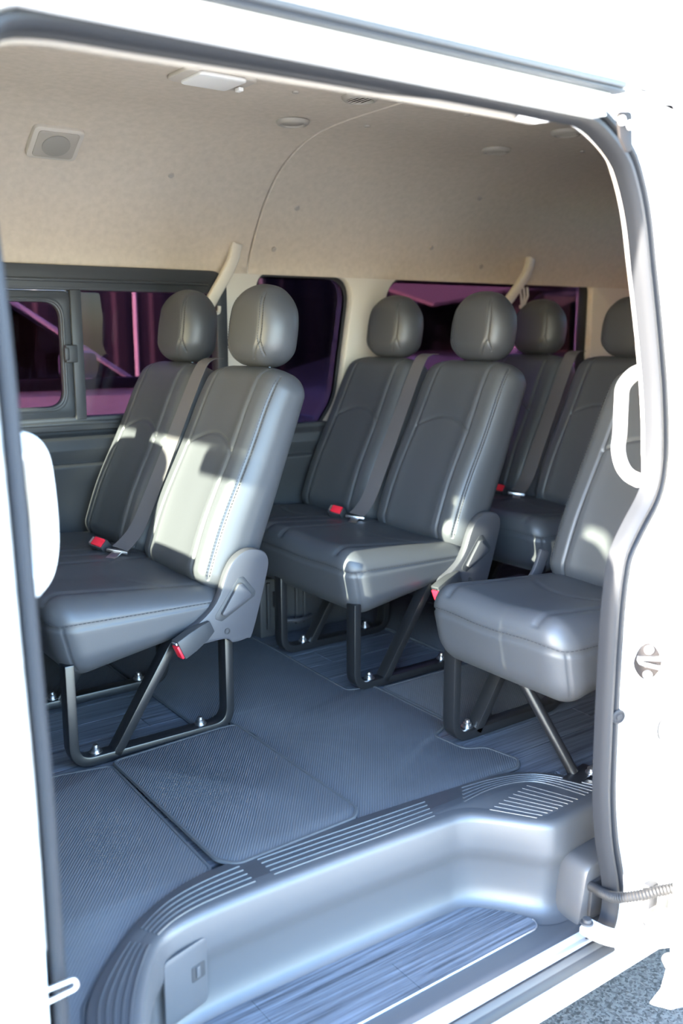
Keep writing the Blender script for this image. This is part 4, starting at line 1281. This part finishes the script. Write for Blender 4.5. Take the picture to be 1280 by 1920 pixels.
MB().box((2.265, 2.0505, 0.088), (2.285, 2.056, 0.104)).build('catch', M['dplastic'], bx, bevel=0.001)
# rear-view mirror at the windscreen header
rm = thing('rear_view_mirror', 'rear-view mirror under the windscreen header', 'mirror', (-0.92, 1.75, 1.17))
MB().prism(rrect(1.675, 1.136, 1.912, 1.205, 0.022), YZ, -0.945, -0.915).build('housing', M['dplastic'], rm, bevel=0.006)
MB().prism(rrect(1.685, 1.143, 1.902, 1.198, 0.018), YZ, -0.9145, -0.912).build('mirror_glass', M['steel'], rm)
MB().tube([(-0.935, 1.85, 1.19), (-0.965, 1.85, 1.255)], 0.012, 8).build('stalk', M['dplastic'], rm)

vs = thing('shade_visor', 'unseen folded-down visor, added to trim the top of the sun patch', 'visor', (-0.95, 1.45, 1.2))  # put in so the near side of the sun patch ends lower
MB().prism(rrect(1.20, 1.148, 1.668, 1.25, 0.02), YZ, -0.955, -0.94).build('flap', M['beige'], vs, bevel=0.004)

# ------------------------------------------------------------------ outside, seen through the far windows
def car(name, loc, flip, paint, lab, L=4.3):
    """side-on saloon: nose towards +x (flip = 1) or -x (-1); loc = near side, ground, nose-to-tail centre"""
    root = thing(name, lab, 'car', loc, None)
    ox, oy, oz = loc
    X = lambda x: ox + flip * x
    body = fillet([(-2.1, 0.28), (2.1, 0.28), (2.18, 0.55), (2.10, 0.82), (1.0, 0.98), (0.9, 1.335), (-1.95, 1.36), (-2.15, 1.15)], [0.1, 0.1, 0.12, 0.15, 0.05, 0.03, 0.05, 0.15], 5)
    body = [(x, z) for x, z in fillet([(-2.1, 0.28), (2.1, 0.28), (2.18, 0.60), (2.05, 1.10), (1.05, 1.34), (-2.12, 1.36)], [0.1, 0.1, 0.12, 0.2, 0.1, 0.12], 5)]
    MB().prism([(X(x), oz + z) for x, z in body], XZ, oy, oy + 1.7).build('body', paint, root, bevel=0.03)
    # greenhouse : roof, pillars, panes
    rf = [(-1.75, 1.80), (-1.55, 1.86), (-0.2, 1.88), (0.18, 1.85), (0.30, 1.78), (0.10, 1.80), (-1.60, 1.79)]
    MB().prism([(X(x), oz + z) for x, z in rf], XZ, oy + 0.10, oy + 1.60).build('roof', paint, root, bevel=0.015)
    for yy in (oy + 0.06, oy + 1.58):
        MB().sweep([(X(0.98), yy, oz + 1.33), (X(0.24), yy + 0.04 * (1 if yy < oy + 1 else -1), oz + 1.82)], [(-0.011, -0.02), (0.011, -0.02), (0.011, 0.02), (-0.011, 0.02)], up=(0, 1, 0)).build('windscreen_pillar', paint, root, bevel=0.006)
        MB().sweep([(X(0.93), yy, oz + 1.33), (X(0.19), yy + 0.04 * (1 if yy < oy + 1 else -1), oz + 1.82)], [(-0.028, -0.012), (0.028, -0.012), (0.028, 0.012), (-0.028, 0.012)], up=(0, 1, 0)).build('window_frame', M['dplastic'], root, bevel=0.004)
        MB().sweep([(X(-0.55), yy, oz + 1.33), (X(-0.60), yy + 0.04 * (1 if yy < oy + 1 else -1), oz + 1.82)], [(-0.04, -0.015), (0.04, -0.015), (0.04, 0.015), (-0.04, 0.015)], up=(0, 1, 0)).build('door_pillar', M['dplastic'], root, bevel=0.004)
        MB().sweep([(X(-1.95), yy, oz + 1.33), (X(-1.66), yy + 0.04 * (1 if yy < oy + 1 else -1), oz + 1.82)], [(-0.07, -0.02), (0.07, -0.02), (0.07, 0.02), (-0.07, 0.02)], up=(0, 1, 0)).build('rear_pillar', paint, root, bevel=0.006)
        MB().prism([(X(x), oz + z) for x, z in ((-1.9, 1.34), (0.93, 1.34), (0.20, 1.81), (-1.66, 1.81))], XZ, yy - 0.002, yy + 0.002).build('side_pane', M['carglass'], root, smooth=False)
    MB().add([(X(0.97), oy + 0.08, oz + 1.34), (X(0.97), oy + 1.6, oz + 1.34), (X(0.24), oy + 1.56, oz + 1.82), (X(0.24), oy + 0.12, oz + 1.82)], [(0, 1, 2, 3)])
    MB().box((X(-1.9), oy - 0.012, oz + 1.315), (X(0.98), oy + 0.02, oz + 1.36)).build('belt_moulding', M['drubber'], root, bevel=0.006)
    mi = MB().box((X(0.62), oy - 0.16, oz + 1.36), (X(0.74), oy - 0.01, oz + 1.47))
    mi.build('wing_mirror', M['blue'] if paint is M['white'] else paint, root, bevel=0.03)
    for wx in (-1.35, 1.35):
        w_ = MB().lathe([(0.0, -0.09), (0.20, -0.09), (0.31, -0.08), (0.32, 0.0), (0.31, 0.08), (0.20, 0.08), (0.0, 0.08)], (X(wx), oy + 0.10, oz + 0.32), ax=(0, 1, 0), seg=24)
        w_.build('wheel', M['drubber'], root)
    # cabin: seats and steering wheel
    for k in (-0.35, -1.30):
        for yy in (oy + 0.30, oy + 1.00):
            c = MB().prism([(X(k - 0.20), oz + 1.05), (X(k), oz + 1.05), (X(k - 0.12), oz + 1.55), (X(k - 0.30), oz + 1.55)], XZ, yy, yy + 0.42)
            c.build('seat_back', M['darkcloth'], root, bevel=0.03)
    MB().tube([(X(0.28 + 0.06 * math.sin(a)), oy + 0.48 + 0.17 * math.cos(a), oz + 1.42 + 0.16 * math.sin(a)) for a in np.linspace(0, 2*math.pi, 21)[:-1]], 0.014, 8, closed=True).build('steering_wheel', M['tan'], root)
    return root
car('parked_car', (0.62, 3.62, -0.60), 1, M['white'], 'white parked car seen through the sliding window')
car('parked_car', (6.0, 5.2, -0.60), -1, M['blue'], 'dark blue parked car seen through the wide rear window')
# corrugated fence behind the cars
fc = struct('fence', 'dark corrugated metal fence beyond the parked cars', (4, 9.2, 0.6))
pts = []
for i in range(0, 241):
    x = -4 + i * 0.1
    pts.append((x, 9.2 + (0.03 if i % 4 in (0, 1) else -0.03)))
MB().shell([[(x, y, z) for x, y in pts] for z in (-0.6, 2.6)], (0, 0.01, 0)).build('corrugated_sheet', M['fence'], fc, smooth=False)
for x in (3.93, 6.6):
    MB().tube([(x, 9.0, -0.6), (x, 9.0, 2.6)], 0.016, 10, up=(0, 1, 0)).build('post', M['white'], fc)
# pale canopy over the far yard and a board, seen through window_3
cn = thing('canopy', 'pale sheet canopy on posts seen through the wide rear window', 'canopy', (6.5, 6.5, 1.2))
MB().shell([[(4.3, 4.9, 1.10), (5.2, 4.9, 1.24), (6.8, 4.9, 1.34), (9.5, 4.9, 1.30)], [(4.3, 7.4, 1.70), (5.2, 7.4, 1.85), (6.8, 7.4, 1.95), (9.5, 7.4, 1.90)]], (0, 0, 0.02)).build('sheet', M['pinkred'], cn)
for x, y in ((4.4, 7.3), (9.3, 7.3), (9.3, 5.0)):
    MB().tube([(x, y, -0.6), (x, y, 1.5)], 0.03, 8, up=(0, 1, 0)).build('post', M['brack'], cn)
bd = MB().prism([(5.6, 0.80), (8.6, 0.70), (8.6, 1.32), (7.2, 1.26)], XZ, 4.5, 4.54).build('board', M['teal'], None, loc=(7.0, 4.52, -0.6))
tag(bd, 'dark green-grey board seen at the rear end of the wide window', 'board')
